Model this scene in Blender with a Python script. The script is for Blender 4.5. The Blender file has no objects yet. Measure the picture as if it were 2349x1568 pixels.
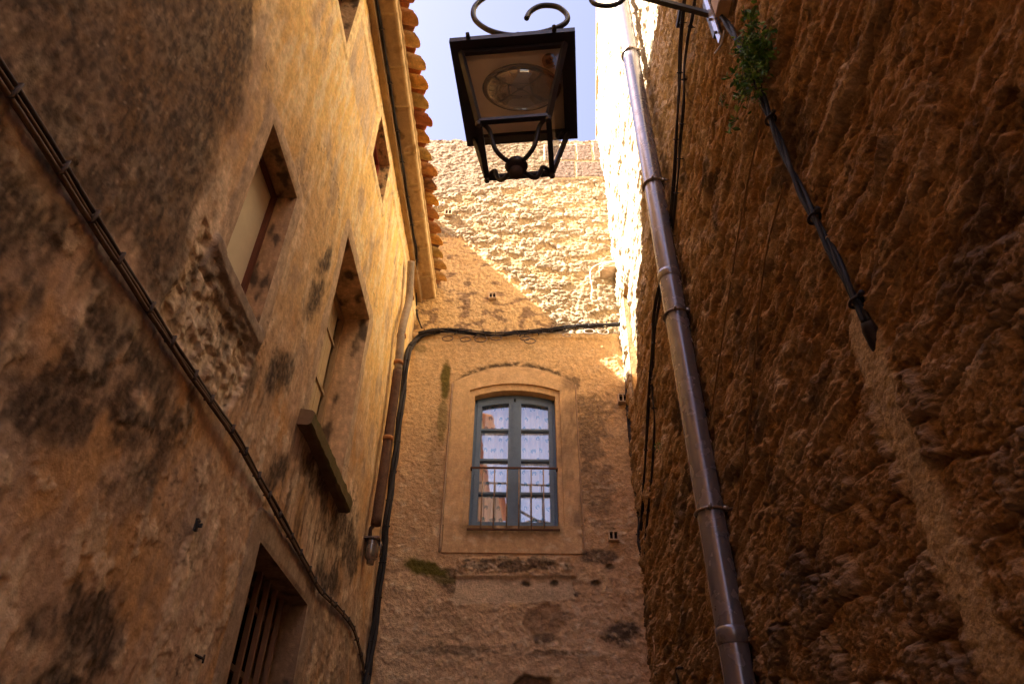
import bpy, math, random
import numpy as np
from mathutils import Matrix, Vector
random.seed(7); rng = np.random.default_rng(7)
sc = bpy.context.scene
RAD = math.radians

# ------------------------------------------------------------------ camera
# the camera stands at the world origin, 1.5 m above the paving, tilted up 37.9 degrees
F, CX, CY = 1590.0, 1174.5, 784.0
def _axes():
    p = RAD(37.9); fw = np.array([0, math.cos(p), math.sin(p)]); up = np.array([0, -math.sin(p), math.cos(p)]); r = np.array([1., 0, 0])
    c, s = math.cos(RAD(.68)), math.sin(RAD(.68)); Rz = np.array([[c, -s, 0], [s, c, 0], [0, 0, 1]])
    fw, up, r = Rz @ fw, Rz @ up, Rz @ r
    c, s = math.cos(RAD(.85)), math.sin(RAD(.85))
    return c*r + s*up, -s*r + c*up, fw
AR, AU, AF = _axes()
cam_d = bpy.data.cameras.new('camera'); cam = bpy.data.objects.new('camera', cam_d); sc.collection.objects.link(cam)
cam.matrix_world = Matrix(((AR[0], AU[0], -AF[0], 0), (AR[1], AU[1], -AF[1], 0), (AR[2], AU[2], -AF[2], 0), (0, 0, 0, 1)))
cam_d.sensor_width = 36; cam_d.lens = F/2349*36; cam_d.clip_start = .05; cam_d.clip_end = 500
cam_d.dof.use_dof = True; cam_d.dof.focus_distance = 5.2; cam_d.dof.aperture_fstop = 11
sc.camera = cam
# ------------------------------------------------------------------ light
SUN = Vector((1, .22, -1.1)).normalized()
w = bpy.data.worlds.new('World'); sc.world = w; w.use_nodes = True
nt = w.node_tree; bg = nt.nodes['Background']
sky = nt.nodes.new('ShaderNodeTexSky'); sky.sky_type = 'NISHITA'; sky.sun_disc = False
sky.sun_elevation = math.asin(-SUN.z); sky.sun_rotation = math.atan2(-SUN.x, -SUN.y) % (2*math.pi)
sky.dust_density = 2.5; sky.air_density = 1.0; sky.ozone_density = 1.0
hs_ = nt.nodes.new('ShaderNodeHueSaturation'); hs_.inputs['Saturation'].default_value = .88; nt.links.new(sky.outputs[0], hs_.inputs['Color'])
tn = nt.nodes.new('ShaderNodeMix'); tn.data_type = 'RGBA'; tn.blend_type = 'MULTIPLY'; tn.inputs[0].default_value = 1; tn.inputs[7].default_value = (1.08, .92, 1.0, 1); nt.links.new(hs_.outputs[0], tn.inputs[6])
nt.links.new(tn.outputs[2], bg.inputs[0]); bg.inputs[1].default_value = .036
sun_d = bpy.data.lights.new('sun', 'SUN'); sun_d.energy = 4.4; sun_d.angle = RAD(.5); sun_d.color = (1, .90, .76)
sun = bpy.data.objects.new('sun', sun_d); sc.collection.objects.link(sun)
sun.rotation_euler = SUN.to_track_quat('-Z', 'Y').to_euler(); sun.location = (-6, -4, 9)
sc.view_settings.view_transform = 'Standard'; sc.view_settings.look = 'None'; sc.view_settings.exposure = 3.65; sc.view_settings.gamma = 1
sc.cycles.max_bounces = 10; sc.cycles.diffuse_bounces = 6; sc.cycles.transparent_max_bounces = 8
sc.cycles.use_denoising = True

# ------------------------------------------------------------------ helpers
def ray(x, y): return AF + AR*(x-CX)/F - AU*(y-CY)/F
def onX(x, y, X): d = ray(x, y); return d*(X/d[0])
def onY(x, y, Y): d = ray(x, y); return d*(Y/d[1])
def onZ(x, y, Z): d = ray(x, y); return d*(Z/d[2])
XL, YE, GZ = -.945, 4.85, -1.5

def _h(xi, yi, seed):
    h = (xi.astype(np.int64)*374761393 + yi.astype(np.int64)*668265263 + seed*974634777) & 0xffffffff
    h = ((h ^ (h >> 13))*1274126177) & 0xffffffff
    h = ((h ^ (h >> 16))*2246822519) & 0xffffffff
    return (h ^ (h >> 15)) & 0xffffffff
def pn(x, y, seed=0):
    x0 = np.floor(x); y0 = np.floor(y); fx = x-x0; fy = y-y0
    u = fx*fx*fx*(fx*(fx*6-15)+10); v = fy*fy*fy*(fy*(fy*6-15)+10)
    def g(dx, dy):
        a = _h(x0+dx, y0+dy, seed)*(2*math.pi/4294967296.)
        return np.cos(a)*(fx-dx) + np.sin(a)*(fy-dy)
    a = g(0, 0); b = g(1, 0); c = g(0, 1); d = g(1, 1)
    return 1.5*((a+(b-a)*u) + ((c+(d-c)*u)-(a+(b-a)*u))*v)
def fbm(x, y, octv=4, seed=0, gain=.5):
    s = 0; a = 1.; t = 0
    for i in range(octv):
        s = s + a*pn(x*2**i+i*17.3, y*2**i-i*9.1, seed+i); t += a; a *= gain
    return s/t*1.4
def ridged(x, y, octv=3, seed=0):
    s = 0; a = 1.; t = 0
    for i in range(octv):
        s = s + a*(1-2*np.abs(pn(x*2**i+i*5.3, y*2**i, seed+i))); t += a; a *= .5
    return s/t
def worley(x, y, seed=0):
    x0 = np.floor(x); y0 = np.floor(y); f1 = np.full(x.shape, 9.); f2 = f1.copy(); cid = np.zeros(x.shape)
    for i in (-1, 0, 1):
        for j in (-1, 0, 1):
            h = _h(x0+i, y0+j, seed); rx = (h & 0xffff)/65535.; ry = (h >> 16)/65535.
            d = np.hypot(x0+i+.1+.8*rx-x, y0+j+.1+.8*ry-y); c = (_h(x0+i, y0+j, seed+91) & 0xffff)/65535.
            n = d < f1; f2 = np.where(n, f1, np.minimum(f2, d)); cid = np.where(n, c, cid); f1 = np.where(n, d, f1)
    return f1, f2, cid
def sst(a, b, x): t = np.clip((x-a)/(b-a), 0, 1); return t*t*(3-2*t)
def mix(a, b, t):
    a = np.asarray(a, float); b = np.asarray(b, float); t = np.asarray(t)[..., None]; return a*(1-t)+b*t
def psdf(U, V, poly):        # signed distance to a polygon, negative inside
    d = np.full(U.shape, 1e9); ins = np.zeros(U.shape, bool); n = len(poly)
    for i in range(n):
        ax, ay = poly[i]; bx, by = poly[(i+1) % n]; ex, ey = bx-ax, by-ay
        wx, wy = U-ax, V-ay; t = np.clip((wx*ex+wy*ey)/(ex*ex+ey*ey+1e-12), 0, 1)
        d = np.minimum(d, np.hypot(wx-ex*t, wy-ey*t))
        if ay != by: ins ^= ((ay > V) != (by > V)) & (U < (bx-ax)*(V-ay)/(by-ay)+ax)
    return np.where(ins, -d, d)
def pline(U, V, pts):
    d = np.full(U.shape, 1e9)
    for (ax, ay), (bx, by) in zip(pts[:-1], pts[1:]):
        ex, ey = bx-ax, by-ay; wx, wy = U-ax, V-ay; t = np.clip((wx*ex+wy*ey)/(ex*ex+ey*ey+1e-12), 0, 1)
        d = np.minimum(d, np.hypot(wx-ex*t, wy-ey*t))
    return d
def rdist(U, V, r):           # distance outside a rectangle u0,u1,v0,v1 (0 inside)
    return np.hypot(np.maximum(np.maximum(r[0]-U, U-r[1]), 0), np.maximum(np.maximum(r[2]-V, V-r[3]), 0))
def wl(pts): return [(onX(x, y, XL)[1], onX(x, y, XL)[2]) for x, y in pts]
def wr(pts): return [(onX(x, y, .895)[1], onX(x, y, .895)[2]) for x, y in pts]
def we(pts): return [(onY(x, y, YE)[0], onY(x, y, YE)[2]) for x, y in pts]
def ell(U, V, conv, cx, cy, rx, ry, rot=0):   # soft ellipse given on the wall by its centre and half-axes; 1 at centre, 0 at rim
    c, s = math.cos(RAD(rot)), math.sin(RAD(rot))
    (u0, v0), (u1, v1), (u2, v2) = conv([(cx, cy), (cx+rx*c, cy+rx*s), (cx-ry*s, cy+ry*c)])
    M = np.linalg.inv(np.array([[u1-u0, u2-u0], [v1-v0, v2-v0]]))
    a = M[0, 0]*(U-u0)+M[0, 1]*(V-v0); b = M[1, 0]*(U-u0)+M[1, 1]*(V-v0)
    return 1-np.hypot(a, b)

def tag(o, label=None, cat=None, group=None, kind=None):
    if label: o['label'] = label
    if cat: o['category'] = cat
    if group: o['group'] = group
    if kind: o['kind'] = kind
    return o
def thing(name, label, cat, loc=(0, 0, 0), group=None):
    o = bpy.data.objects.new(name, None); sc.collection.objects.link(o); o.location = loc; o.empty_display_size = .1
    return tag(o, label, cat, group)

class MB:
    def __init__(s): s.v = []; s.f = []; s.c = []; s.n = 0; s.q = []
    def _add(s, P, col):
        P = np.asarray(P, float).reshape(-1, 3); b = s.n; s.v.append(P); s.n += len(P)
        c = np.asarray(col, float)
        s.c.append(np.broadcast_to(c, (len(P), 3)) if c.ndim == 1 else c.reshape(-1, 3)); return b
    def grid(s, P, col=(1, 1, 1), keep=None, flip=False):
        n, m = P.shape[:2]; b = s._add(P, col); idx = np.arange(n*m).reshape(n, m)+b
        q = np.stack([idx[:-1, :-1], idx[1:, :-1], idx[1:, 1:], idx[:-1, 1:]], -1)
        if flip: q = q[..., ::-1]
        q = q.reshape(-1, 4) if keep is None else q[keep]
        s.q.append(q); return s
    def faces(s, P, fs, col=(1, 1, 1)):
        b = s._add(P, col)
        for f in fs: s.f.append([i+b for i in f])
        return s
    def box(s, c, d, col=(1, 1, 1), rot=None, taper=1.0, bev=0.0):
        c = np.asarray(c, float); hx, hy, hz = [q/2 for q in d]
        P = np.array([[x*hx*(taper if z < 0 else 1), y*hy*(taper if z < 0 else 1), z*hz] for z in (-1, 1) for x, y in ((-1, -1), (1, -1), (1, 1), (-1, 1))])
        if rot is not None: P = P @ np.asarray(rot).T
        return s.faces(P+c, [(3, 2, 1, 0), (4, 5, 6, 7), (0, 1, 5, 4), (1, 2, 6, 5), (2, 3, 7, 6), (3, 0, 4, 7)], col)
    def bar(s, a, b, wd, th, col=(1, 1, 1), up=(0, 0, 1)):
        a = np.asarray(a, float); b = np.asarray(b, float); t = b-a; L = np.linalg.norm(t); t /= L
        u = np.cross(t, up); u = u/np.linalg.norm(u) if np.linalg.norm(u) > 1e-6 else np.array([1., 0, 0]); v = np.cross(u, t)
        return s.box((a+b)/2, (wd, th, L), col, rot=np.stack([u, v, t], 1))
    def tube(s, pts, r, col=(1, 1, 1), seg=10, cap=True, closed=False, flat=1.0):
        P = np.asarray(pts, float); n = len(P); r = np.broadcast_to(np.asarray(r, float), (n,))
        T = np.gradient(P, axis=0)
        if closed: T = np.roll(P, -1, 0)-np.roll(P, 1, 0)
        T /= np.linalg.norm(T, axis=1)[:, None]+1e-12
        ref = np.array([0, 0, 1.]) if abs(T[0][2]) < .9 else np.array([0, 1., 0])
        u = np.cross(T[0], ref); u /= np.linalg.norm(u); R = []
        for i in range(n):
            u = u-T[i]*(u@T[i]); u /= np.linalg.norm(u); v = np.cross(T[i], u)
            a = np.linspace(0, 2*math.pi, seg, endpoint=False)
            R.append(P[i]+r[i]*(np.cos(a)[:, None]*u+np.sin(a)[:, None]*v*flat))
        b = s._add(np.concatenate(R), col)
        for i in range(n if closed else n-1):
            j = (i+1) % n
            for k in range(seg): s.f.append([b+i*seg+k, b+i*seg+(k+1) % seg, b+j*seg+(k+1) % seg, b+j*seg+k])
        if cap and not closed:
            s.f.append([b+k for k in range(seg)][::-1]); s.f.append([b+(n-1)*seg+k for k in range(seg)])
        return s
    def lathe(s, prof, c, col=(1, 1, 1), seg=24, sx=1., sy=1.):
        a = np.linspace(0, 2*math.pi, seg+1); P = np.array([[[r*np.cos(t)*sx, r*np.sin(t)*sy, z] for t in a] for r, z in prof])
        return s.grid(P+np.asarray(c, float), col)
    def build(s, name, mat, parent=None, smooth=True, auto=None):
        V = np.concatenate(s.v); C = np.concatenate(s.c)
        me = bpy.data.meshes.new(name); Q = np.concatenate(s.q) if s.q else np.zeros((0, 4), int)
        loops = Q.reshape(-1).tolist() if not len(Q) else None
        nl = len(Q)*4+sum(len(f) for f in s.f); npoly = len(Q)+len(s.f)
        me.vertices.add(len(V)); me.vertices.foreach_set('co', V.astype(np.float32).ravel())
        me.loops.add(nl); me.polygons.add(npoly)
        lv = np.concatenate([Q.reshape(-1), np.array([i for f in s.f for i in f], int)]).astype(np.int32)
        tot = np.array([4]*len(Q)+[len(f) for f in s.f]); st = np.concatenate([[0], np.cumsum(tot)[:-1]]).astype(np.int32)
        me.loops.foreach_set('vertex_index', lv); me.polygons.foreach_set('loop_start', st)
        me.update(calc_edges=True)
        ca = me.color_attributes.new('Col', 'FLOAT_COLOR', 'POINT')
        ca.data.foreach_set('color', np.concatenate([C, np.ones((len(C), 1))], 1).astype(np.float32).ravel())
        me.polygons.foreach_set('use_smooth', [bool(smooth)]*npoly)
        me.validate(); me.materials.append(mat)
        if auto is not None: me.set_sharp_from_angle(angle=RAD(auto))
        o = bpy.data.objects.new(name, me); sc.collection.objects.link(o)
        if parent is not None:
            o.parent = parent
            M = Matrix.Translation(parent.location) if parent.type == 'EMPTY' else Matrix.Identity(4)
            o.matrix_parent_inverse = M.inverted()
        return o

# ------------------------------------------------------------------ materials
def mat(name, rough=.9, spec=.3, metal=0., bump=(), var=(0, 1), tint=(1, 1, 1), extra=None, coat=0):
    m = bpy.data.materials.new(name); m.use_nodes = True; t = m.node_tree; b = t.nodes['Principled BSDF']; N = t.nodes.new; L = t.links.new
    at = N('ShaderNodeAttribute'); at.attribute_name = 'Col'; tc = N('ShaderNodeTexCoord'); col = at.outputs['Color']
    amt, scale = var
    if amt:
        for sc_, am in ((scale, amt), (scale*4.3, amt*.8)):
            n = N('ShaderNodeTexNoise'); n.inputs['Scale'].default_value = sc_; n.inputs['Detail'].default_value = 6; n.inputs['Roughness'].default_value = .65
            L(tc.outputs['Object'], n.inputs['Vector'])
            r = N('ShaderNodeMapRange'); r.inputs[1].default_value = .3; r.inputs[2].default_value = .7; r.inputs[3].default_value = 1-am; r.inputs[4].default_value = 1+am
            L(n.outputs[0], r.inputs[0])
            v = N('ShaderNodeVectorMath'); v.operation = 'SCALE'; L(col, v.inputs[0]); L(r.outputs[0], v.inputs['Scale']); col = v.outputs[0]
    L(col, b.inputs['Base Color']); b.inputs['Roughness'].default_value = rough; b.inputs['Specular IOR Level'].default_value = spec; b.inputs['Metallic'].default_value = metal
    prev = None
    for (sc_, st, dist) in bump:
        n = N('ShaderNodeTexNoise'); n.inputs['Scale'].default_value = sc_; n.inputs['Detail'].default_value = 8; n.inputs['Roughness'].default_value = .6
        L(tc.outputs['Object'], n.inputs['Vector']); bp = N('ShaderNodeBump'); bp.inputs['Strength'].default_value = st; bp.inputs['Distance'].default_value = dist
        L(n.outputs[0], bp.inputs['Height'])
        if prev: L(prev, bp.inputs['Normal'])
        prev = bp.outputs[0]
    if prev: L(prev, b.inputs['Normal'])
    if rough < .7:
        n = N('ShaderNodeTexNoise'); n.inputs['Scale'].default_value = 14; n.inputs['Detail'].default_value = 5; L(tc.outputs['Object'], n.inputs['Vector'])
        r = N('ShaderNodeMapRange'); r.inputs[3].default_value = max(.03, rough-.15); r.inputs[4].default_value = min(1, rough+.2); L(n.outputs[0], r.inputs[0]); L(r.outputs[0], b.inputs['Roughness'])
    return m
M_plaster = mat('old_plaster', .93, .15, bump=((60, .5, .006), (260, .5, .002)), var=(.16, 22))
M_rubble = mat('rubble_stone', .95, .12, bump=((55, .8, .012), (170, .8, .006)), var=(.22, 30))
M_stone = mat('dressed_stone', .93, .15, bump=((50, .5, .004), (220, .4, .0015)), var=(.14, 20))
M_clay = mat('clay_tile', .9, .2, bump=((60, .5, .003),), var=(.3, 18))
M_iron = mat('black_iron', .42, .5, bump=((120, .15, .001),), var=(.2, 30))
M_zinc = mat('zinc_sheet', .22, .7, metal=.55, bump=((3, .03, .01), (90, .03, .001)), var=(.08, 8))
M_cable = mat('cable_rubber', .6, .25, var=(.25, 20))
M_paint = mat('painted_wood', .6, .35, bump=((90, .12, .001),), var=(.1, 25))
M_rust = mat('rusty_metal', .8, .25, bump=((90, .3, .001),), var=(.3, 25))
M_dark = mat('dark_interior', .95, .1)
M_leaf = mat('leaf', .6, .3, var=(.3, 30))
M_panel = mat('blind_fabric', .85, .2, var=(.05, 5))
def glass(name, refl, tint=(1, 1, 1)):
    m = bpy.data.materials.new(name); m.use_nodes = True; t = m.node_tree; t.nodes.clear(); N = t.nodes.new; L = t.links.new
    o = N('ShaderNodeOutputMaterial'); tr = N('ShaderNodeBsdfTransparent'); tr.inputs[0].default_value = (*tint, 1)
    gl = N('ShaderNodeBsdfGlossy'); gl.inputs['Roughness'].default_value = .0; mx = N('ShaderNodeMixShader')
    fr = N('ShaderNodeLayerWeight'); pw = N('ShaderNodeMath'); pw.operation = 'POWER'; pw.inputs[1].default_value = 4; L(fr.outputs['Facing'], pw.inputs[0]); r = N('ShaderNodeMapRange'); r.inputs[3].default_value = refl; r.inputs[4].default_value = 1
    L(pw.outputs[0], r.inputs[0]); L(r.outputs[0], mx.inputs[0]); L(tr.outputs[0], mx.inputs[1]); L(gl.outputs[0], mx.inputs[2]); L(mx.outputs[0], o.inputs[0]); return m
M_glass = glass('window_glass', .34)
M_lglass = glass('lantern_glass', .03, (.93, .93, .9))
M_lens = mat('smoked_lens', .06, 1.0)
def curtain_mat():
    m = bpy.data.materials.new('curtain_cloth'); m.use_nodes = True; t = m.node_tree; t.nodes.clear(); N = t.nodes.new; L = t.links.new
    o = N('ShaderNodeOutputMaterial'); a = N('ShaderNodeAttribute'); a.attribute_name = 'Col'; d = N('ShaderNodeBsdfDiffuse'); L(a.outputs[0], d.inputs[0]); L(d.outputs[0], o.inputs[0]); return m
M_curtain = curtain_mat()

# ------------------------------------------------------------------ ground
g = MB(); U, V = np.meshgrid(np.linspace(-60, 60, 161), np.linspace(-60, 60, 161), indexing='ij')
g.grid(np.stack([U, V, np.full(U.shape, GZ)-.02], -1), (.16, .12, .08))
tag(g.build('ground', M_stone), kind='structure')
U, V = np.meshgrid(np.linspace(-1.0, 3.7, 220), np.linspace(-12, 4.9, 600), indexing='ij')
f1, f2, cid = worley(U*7, V*7, 5); e = sst(.02, .14, f2-f1)
g = MB(); g.grid(np.stack([U, V, GZ+.014*e+.004*cid], -1), mix((.13, .1, .075), (.36, .27, .19), e*(.6+.4*cid)))
tag(g.build('cobbled_street', M_stone), kind='structure')

# ------------------------------------------------------------------ left house
GOLD, PINK, PALE, STAIN = (.62, .37, .155), (.54, .33, .185), (.74, .53, .31), (.05, .031, .018)
W1 = (1.58, 1.945, 1.583, 2.28); W2 = (2.655, 3.375, 1.612, 2.80); W3 = (2.465, 3.20, .20, .978); W4 = (1.42, 1.975, 3.56, 4.07); W5 = (2.77, 3.19, 3.665, 4.10)
WINS = [W1, W2, W3, W4, W5]
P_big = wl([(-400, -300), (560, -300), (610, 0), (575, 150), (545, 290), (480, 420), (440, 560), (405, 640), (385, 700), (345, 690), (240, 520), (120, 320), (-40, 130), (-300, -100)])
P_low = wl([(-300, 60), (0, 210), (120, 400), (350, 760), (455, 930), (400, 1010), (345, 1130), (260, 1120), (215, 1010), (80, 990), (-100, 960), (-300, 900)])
P_rough = wl([(470, 500), (490, 590), (560, 760), (590, 800), (572, 860), (520, 955), (480, 900), (430, 820), (375, 720), (410, 640)])
def left_feat(Y, H):
    n1 = fbm(Y*1.7, H*1.7, 5, 11); n2 = fbm(Y*7, H*4.5, 5, 12, .6); n3 = fbm(Y*30, H*15, 4, 13, .65); big = fbm(Y*3.1, H*2.2, 6, 14, .6)
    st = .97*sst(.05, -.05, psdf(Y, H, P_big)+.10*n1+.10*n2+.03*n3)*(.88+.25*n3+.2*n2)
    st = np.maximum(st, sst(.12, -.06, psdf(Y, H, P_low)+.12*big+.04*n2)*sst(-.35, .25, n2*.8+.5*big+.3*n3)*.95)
    E = lambda a, k=.92: k*sst(-.05, .55, ell(Y, H, wl, *a)+.75*n2+.35*n3-.05)
    for a in ((205, 1450, 110, 160, 15), (130, 1568, 100, 70), (300, 950, 120, 60, 30), (720, 690, 26, 65, 25), (640, 850, 34, 80, 20), (745, 600, 18, 45, 20),
              (780, 1200, 46, 66), (800, 1260, 34, 80), (735, 1110, 34, 50), (700, 1060, 35, 40), (755, 1330, 40, 55), (640, 1080, 24, 56, 20), (300, 1010, 90, 50), (60, 960, 90, 50)):
        st = np.maximum(st, E(a))
    run = sst(.55, .1, rdist(Y, H, (2.62, 3.42, 1.2, 1.58))/.3)*sst(1.60, 1.50, H)*sst(-.2, .5, fbm(Y*24, H*2.2, 4, 31, .6))
    return n1, n2, n3, big, np.clip(np.maximum(st, run*.8), 0, 1)
def left_col(Y, H):
    n1, n2, n3, big, st = left_feat(Y, H)
    streak = fbm(Y*12, H*2.2, 5, 41, .6); fg = fbm(Y*66, H*26, 3, 15, .7)
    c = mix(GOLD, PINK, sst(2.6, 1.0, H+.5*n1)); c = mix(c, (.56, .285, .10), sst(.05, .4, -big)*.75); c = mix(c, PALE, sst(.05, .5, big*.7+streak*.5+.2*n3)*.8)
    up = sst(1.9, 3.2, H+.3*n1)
    c = mix(c, (.86, .53, .17), up*.9)  # brighter gold towards the top stands in for bounced sunlight
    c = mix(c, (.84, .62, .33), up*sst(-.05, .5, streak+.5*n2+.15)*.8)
    c = mix(c, (.36, .245, .16), sst(.1, .55, fbm(Y*4, H*2, 5, 47, .6))*.6)
    c = mix(c, (.43, .31, .2), sst(.02, 0, rdist(Y, H, (2.05, 2.67, 3.55, 4.0)))*(.6+.4*streak))
    c = mix(c, (.27, .19, .125), sst(.1, -.1, rdist(Y, H, (3.3, 4.85, .0, 1.15))-.15+.25*n2)*np.clip(.55+.8*n2, 0, 1))
    c = mix(c, (.70, .49, .29), sst(.2, .3, fbm(Y*8, H*6, 5, 49, .6))*sst(1.8, 1.2, H+.3*n1)*.7)
    r = sst(.008, -.008, psdf(Y, H, P_rough)+.03*n2+.012*n3)
    c = mix(c, mix((.44, .28, .15), (.74, .55, .34), .6+.9*fbm(Y*18, H*20, 4, 25, .65)), r)
    for wv, bw in ((W4, .075), (W5, .075), (W1, .075), (W2, .09), (W3, .12)):
        k = sst(bw+.004, bw-.002, rdist(Y, H, wv)+.008*n2)
        cc = (.80, .56, .26) if wv in (W4, W5) else ((.34, .23, .145) if wv == W3 else (.50, .34, .20))
        c = mix(c, np.array(cc)*(1+.25*n2+.25*n3)[..., None], k*(.85 if wv in (W4, W5) else .8))
    sl_ = sst(.012, .0, rdist(Y, H, (1.50, 1.99, 1.45, 1.575))+.01*n2); c = mix(c, np.array((.27, .19, .125))*(1+.3*n2)[..., None], sl_*.8)
    c = mix(c, (.80, .56, .27), sst(.05, .035, np.abs(H-4.055))*sst(1.2, 1.3, Y))
    run1 = sst(.45, .0, rdist(Y, H, (1.52, 1.98, 1.40, 1.5))/.8)*sst(1.50, 1.44, H)*sst(-.1, .5, fbm(Y*26, H*2.4, 4, 33, .6)); st = np.maximum(st*(1-.75*r), run1*.8)
    st = np.clip(st*(.95+.38*fbm(Y*50, H*22, 3, 16, .7)), 0, 1)
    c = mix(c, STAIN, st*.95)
    c = c*(1+.18*n3+.24*fg)[..., None]; c = mix(c, (.62, .44, .27), sst(.5, .9, fg)*(.2+.3*st))
    crk = sst(.035, .0, np.abs(fbm(Y*1.6+9, H*2.4, 6, 52, .62)))*sst(.2, .5, fbm(Y*2.2, H*2, 2, 53)); c = mix(c, (.07, .045, .028), crk*.6)
    return np.clip(c*np.array((.98, 1.04, 1.16)), .012, .82)
def left_disp(Y, H):
    n1 = fbm(Y*1.3, H*1.3, 3, 21); d = .010*n1+.004*fbm(Y*9, H*5, 5, 22, .6)+.0026*fbm(Y*38, H*18, 4, 23, .65)+.003*sst(.2, .24, fbm(Y*8, H*6, 5, 49, .6))*sst(1.8, 1.2, H)
    n2 = fbm(Y*6, H*6, 4, 12); n3 = fbm(Y*26, H*26, 3, 13)
    n2 = fbm(Y*7, H*4.5, 5, 12, .6); n3 = fbm(Y*30, H*15, 4, 13, .65); r = sst(.008, -.008, psdf(Y, H, P_rough)+.03*n2+.012*n3)
    fl = fbm(Y*11, H*14, 5, 24, .6); d = d - r*.015 + r*(.005*sst(-.02, .05, fl)+.004*sst(.22, .27, fl)+.0045*fbm(Y*30, H*34, 4, 25, .65))
    lowr = sst(1.5, 1.1, H)*sst(3.0, 3.6, Y); d = d+lowr*.006*ridged(Y*9, H*9, 4, 28)
    for wv, bw in ((W4, .075), (W5, .075), (W1, .075), (W2, .09), (W3, .12)):
        q = rdist(Y, H, wv); k = sst(bw, bw-.008, q+.004*n2); d = d*(1-.6*k)+k*(.008 if wv in (W4, W5) else .004)
    d = d*(1-.7*sst(.045, .035, np.abs(H-4.055)))+.008*sst(.045, .038, np.abs(H-4.055))*sst(1.25, 1.3, Y)
    d = d+.012*sst(.012, .0, rdist(Y, H, (1.50, 1.99, 1.45, 1.575))+.01*n2)
    for wv in WINS: d = d*sst(0, .02, rdist(Y, H, wv))
    return d
def axis_pts(a, b, step, extra=(), fine=None):
    xs = [a]; 
    while xs[-1] < b: xs.append(xs[-1]+(step if not callable(step) else step(xs[-1])))
    xs[-1] = b; xs = np.array(xs)
    for e in extra:
        i = np.argmin(np.abs(xs-e)); xs[i] = e
    return np.unique(xs)
lh = thing('house', 'ochre plastered house with deep-set windows, stone cornice and tiled eave along the left side', 'house', (XL, 2.0, GZ))
ys = axis_pts(-.75, YE+.02, lambda y: .0055+.0016*max(0, y), [q for wv in WINS for q in wv[:2]])
hs = axis_pts(GZ, 4.24, lambda h: .05 if h < -.2 else .006+.0012*max(0, h), [q for wv in WINS for q in wv[2:]])
Y, H = np.meshgrid(ys, hs, indexing='ij')
keep = np.ones((len(ys)-1, len(hs)-1), bool); yc = (ys[1:]+ys[:-1])/2; hc = (hs[1:]+hs[:-1])/2
for wv in WINS: keep &= ~(((yc > wv[0]) & (yc < wv[1]))[:, None] & ((hc > wv[2]) & (hc < wv[3]))[None, :])
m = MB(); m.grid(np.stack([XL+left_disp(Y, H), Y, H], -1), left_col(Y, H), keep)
m.build('wall', M_plaster, lh)

def reveal(m, wv, dep, colf, X0=XL, sgn=-1):
    """four sides of an opening in a wall in the plane X = X0, running dep deep"""
    y0, y1, h0, h1 = wv
    for k, (a, b) in enumerate((((y0, h0), (y0, h1)), ((y1, h0), (y1, h1)), ((y0, h0), (y1, h0)), ((y0, h1), (y1, h1)))):
        n = 60; t = np.linspace(0, 1, n); s_ = np.linspace(0, 1, 16); T, S = np.meshgrid(t, s_, indexing='ij')
        yy = a[0]+(b[0]-a[0])*T; hh = a[1]+(b[1]-a[1])*T; nz = fbm(T*9+k*7, S*4+wv[0]*9, 4, 61)*.0045*np.sin(np.pi*np.clip(S, 0, 1))*np.sin(np.pi*T)
        if k < 2: yy = yy+nz
        else: hh = hh+nz
        m.grid(np.stack([X0+sgn*S*dep, yy, hh], -1), colf(T, S, k))
def rev_col(base, dark, seed):
    def f(T, S, k):
        n = fbm(T*5+k*3, S*2+seed, 4, seed); n2 = fbm(T*22, S*9+k, 3, seed+1)
        c = mix(base, np.array(base)*1.35, sst(0, .6, n2)); return np.clip(mix(c, dark, sst(.0, .45, n+(.25 if k == 2 else -.05))*.9), .01, .8)
    return f
def frame_rect(m, X, y0, y1, h0, h1, wd, th, col):
    for a, b in (((y0, h0), (y0, h1)), ((y1, h0), (y1, h1))):
        sg = 1 if a[0] == y0 else -1; m.box((X, a[0]+sg*wd/2, (h0+h1)/2), (th, wd, h1-h0), col)
    for h, sg in ((h0, 1), (h1, -1)): m.box((X, (y0+y1)/2, h+sg*wd/2), (th-.002, y1-y0-2*wd, wd), col)
def left_window(wv, dep, fcol, fw, inner, icol, base, label=None):
    y0, y1, h0, h1 = wv; m = MB(); frame_rect(m, XL-dep+.012, y0, y1, h0, h1, fw, .03, fcol)
    o = m.build('window', M_paint, lh, smooth=False)
    if label: o['label'] = label
    m = MB(); reveal(m, wv, dep, rev_col(tuple(min(.7, 1.3*q) for q in base), (.07, .048, .03), int(y0*100)), XL); m.build('reveal', M_plaster, o)
    return o
def sub(o, m, name, mt, smooth=False): return m.build(name, mt, o, smooth)
# first window: red-brown frame and a cream blind
o = left_window(W1, .11, (.13, .04, .018), .022, None, None, (.30, .18, .09), 'red-brown framed window with a drawn cream blind')
m = MB(); m.box((XL-.104, 1.7625, 1.93), (.006, .36, .69), (.70, .60, .42)); sub(o, m, 'blind', M_panel)
# second window: pale boarded shutter
o = left_window(W2, .185, (.40, .26, .13), .03, None, None, (.42, .27, .14), 'tall window closed by a pale boarded shutter')
m = MB()
for i in range(7): m.box((XL-.19, 2.69+.094*i, 2.206), (.02, .09, 1.13), (.50, .36, .2))
for h in (1.85, 2.2, 2.55): m.box((XL-.176, 3.015, h), (.012, .64, .02), (.42, .3, .17))
sub(o, m, 'shutter', M_paint)
m = MB(); ns, nt_ = 60, 8
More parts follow.
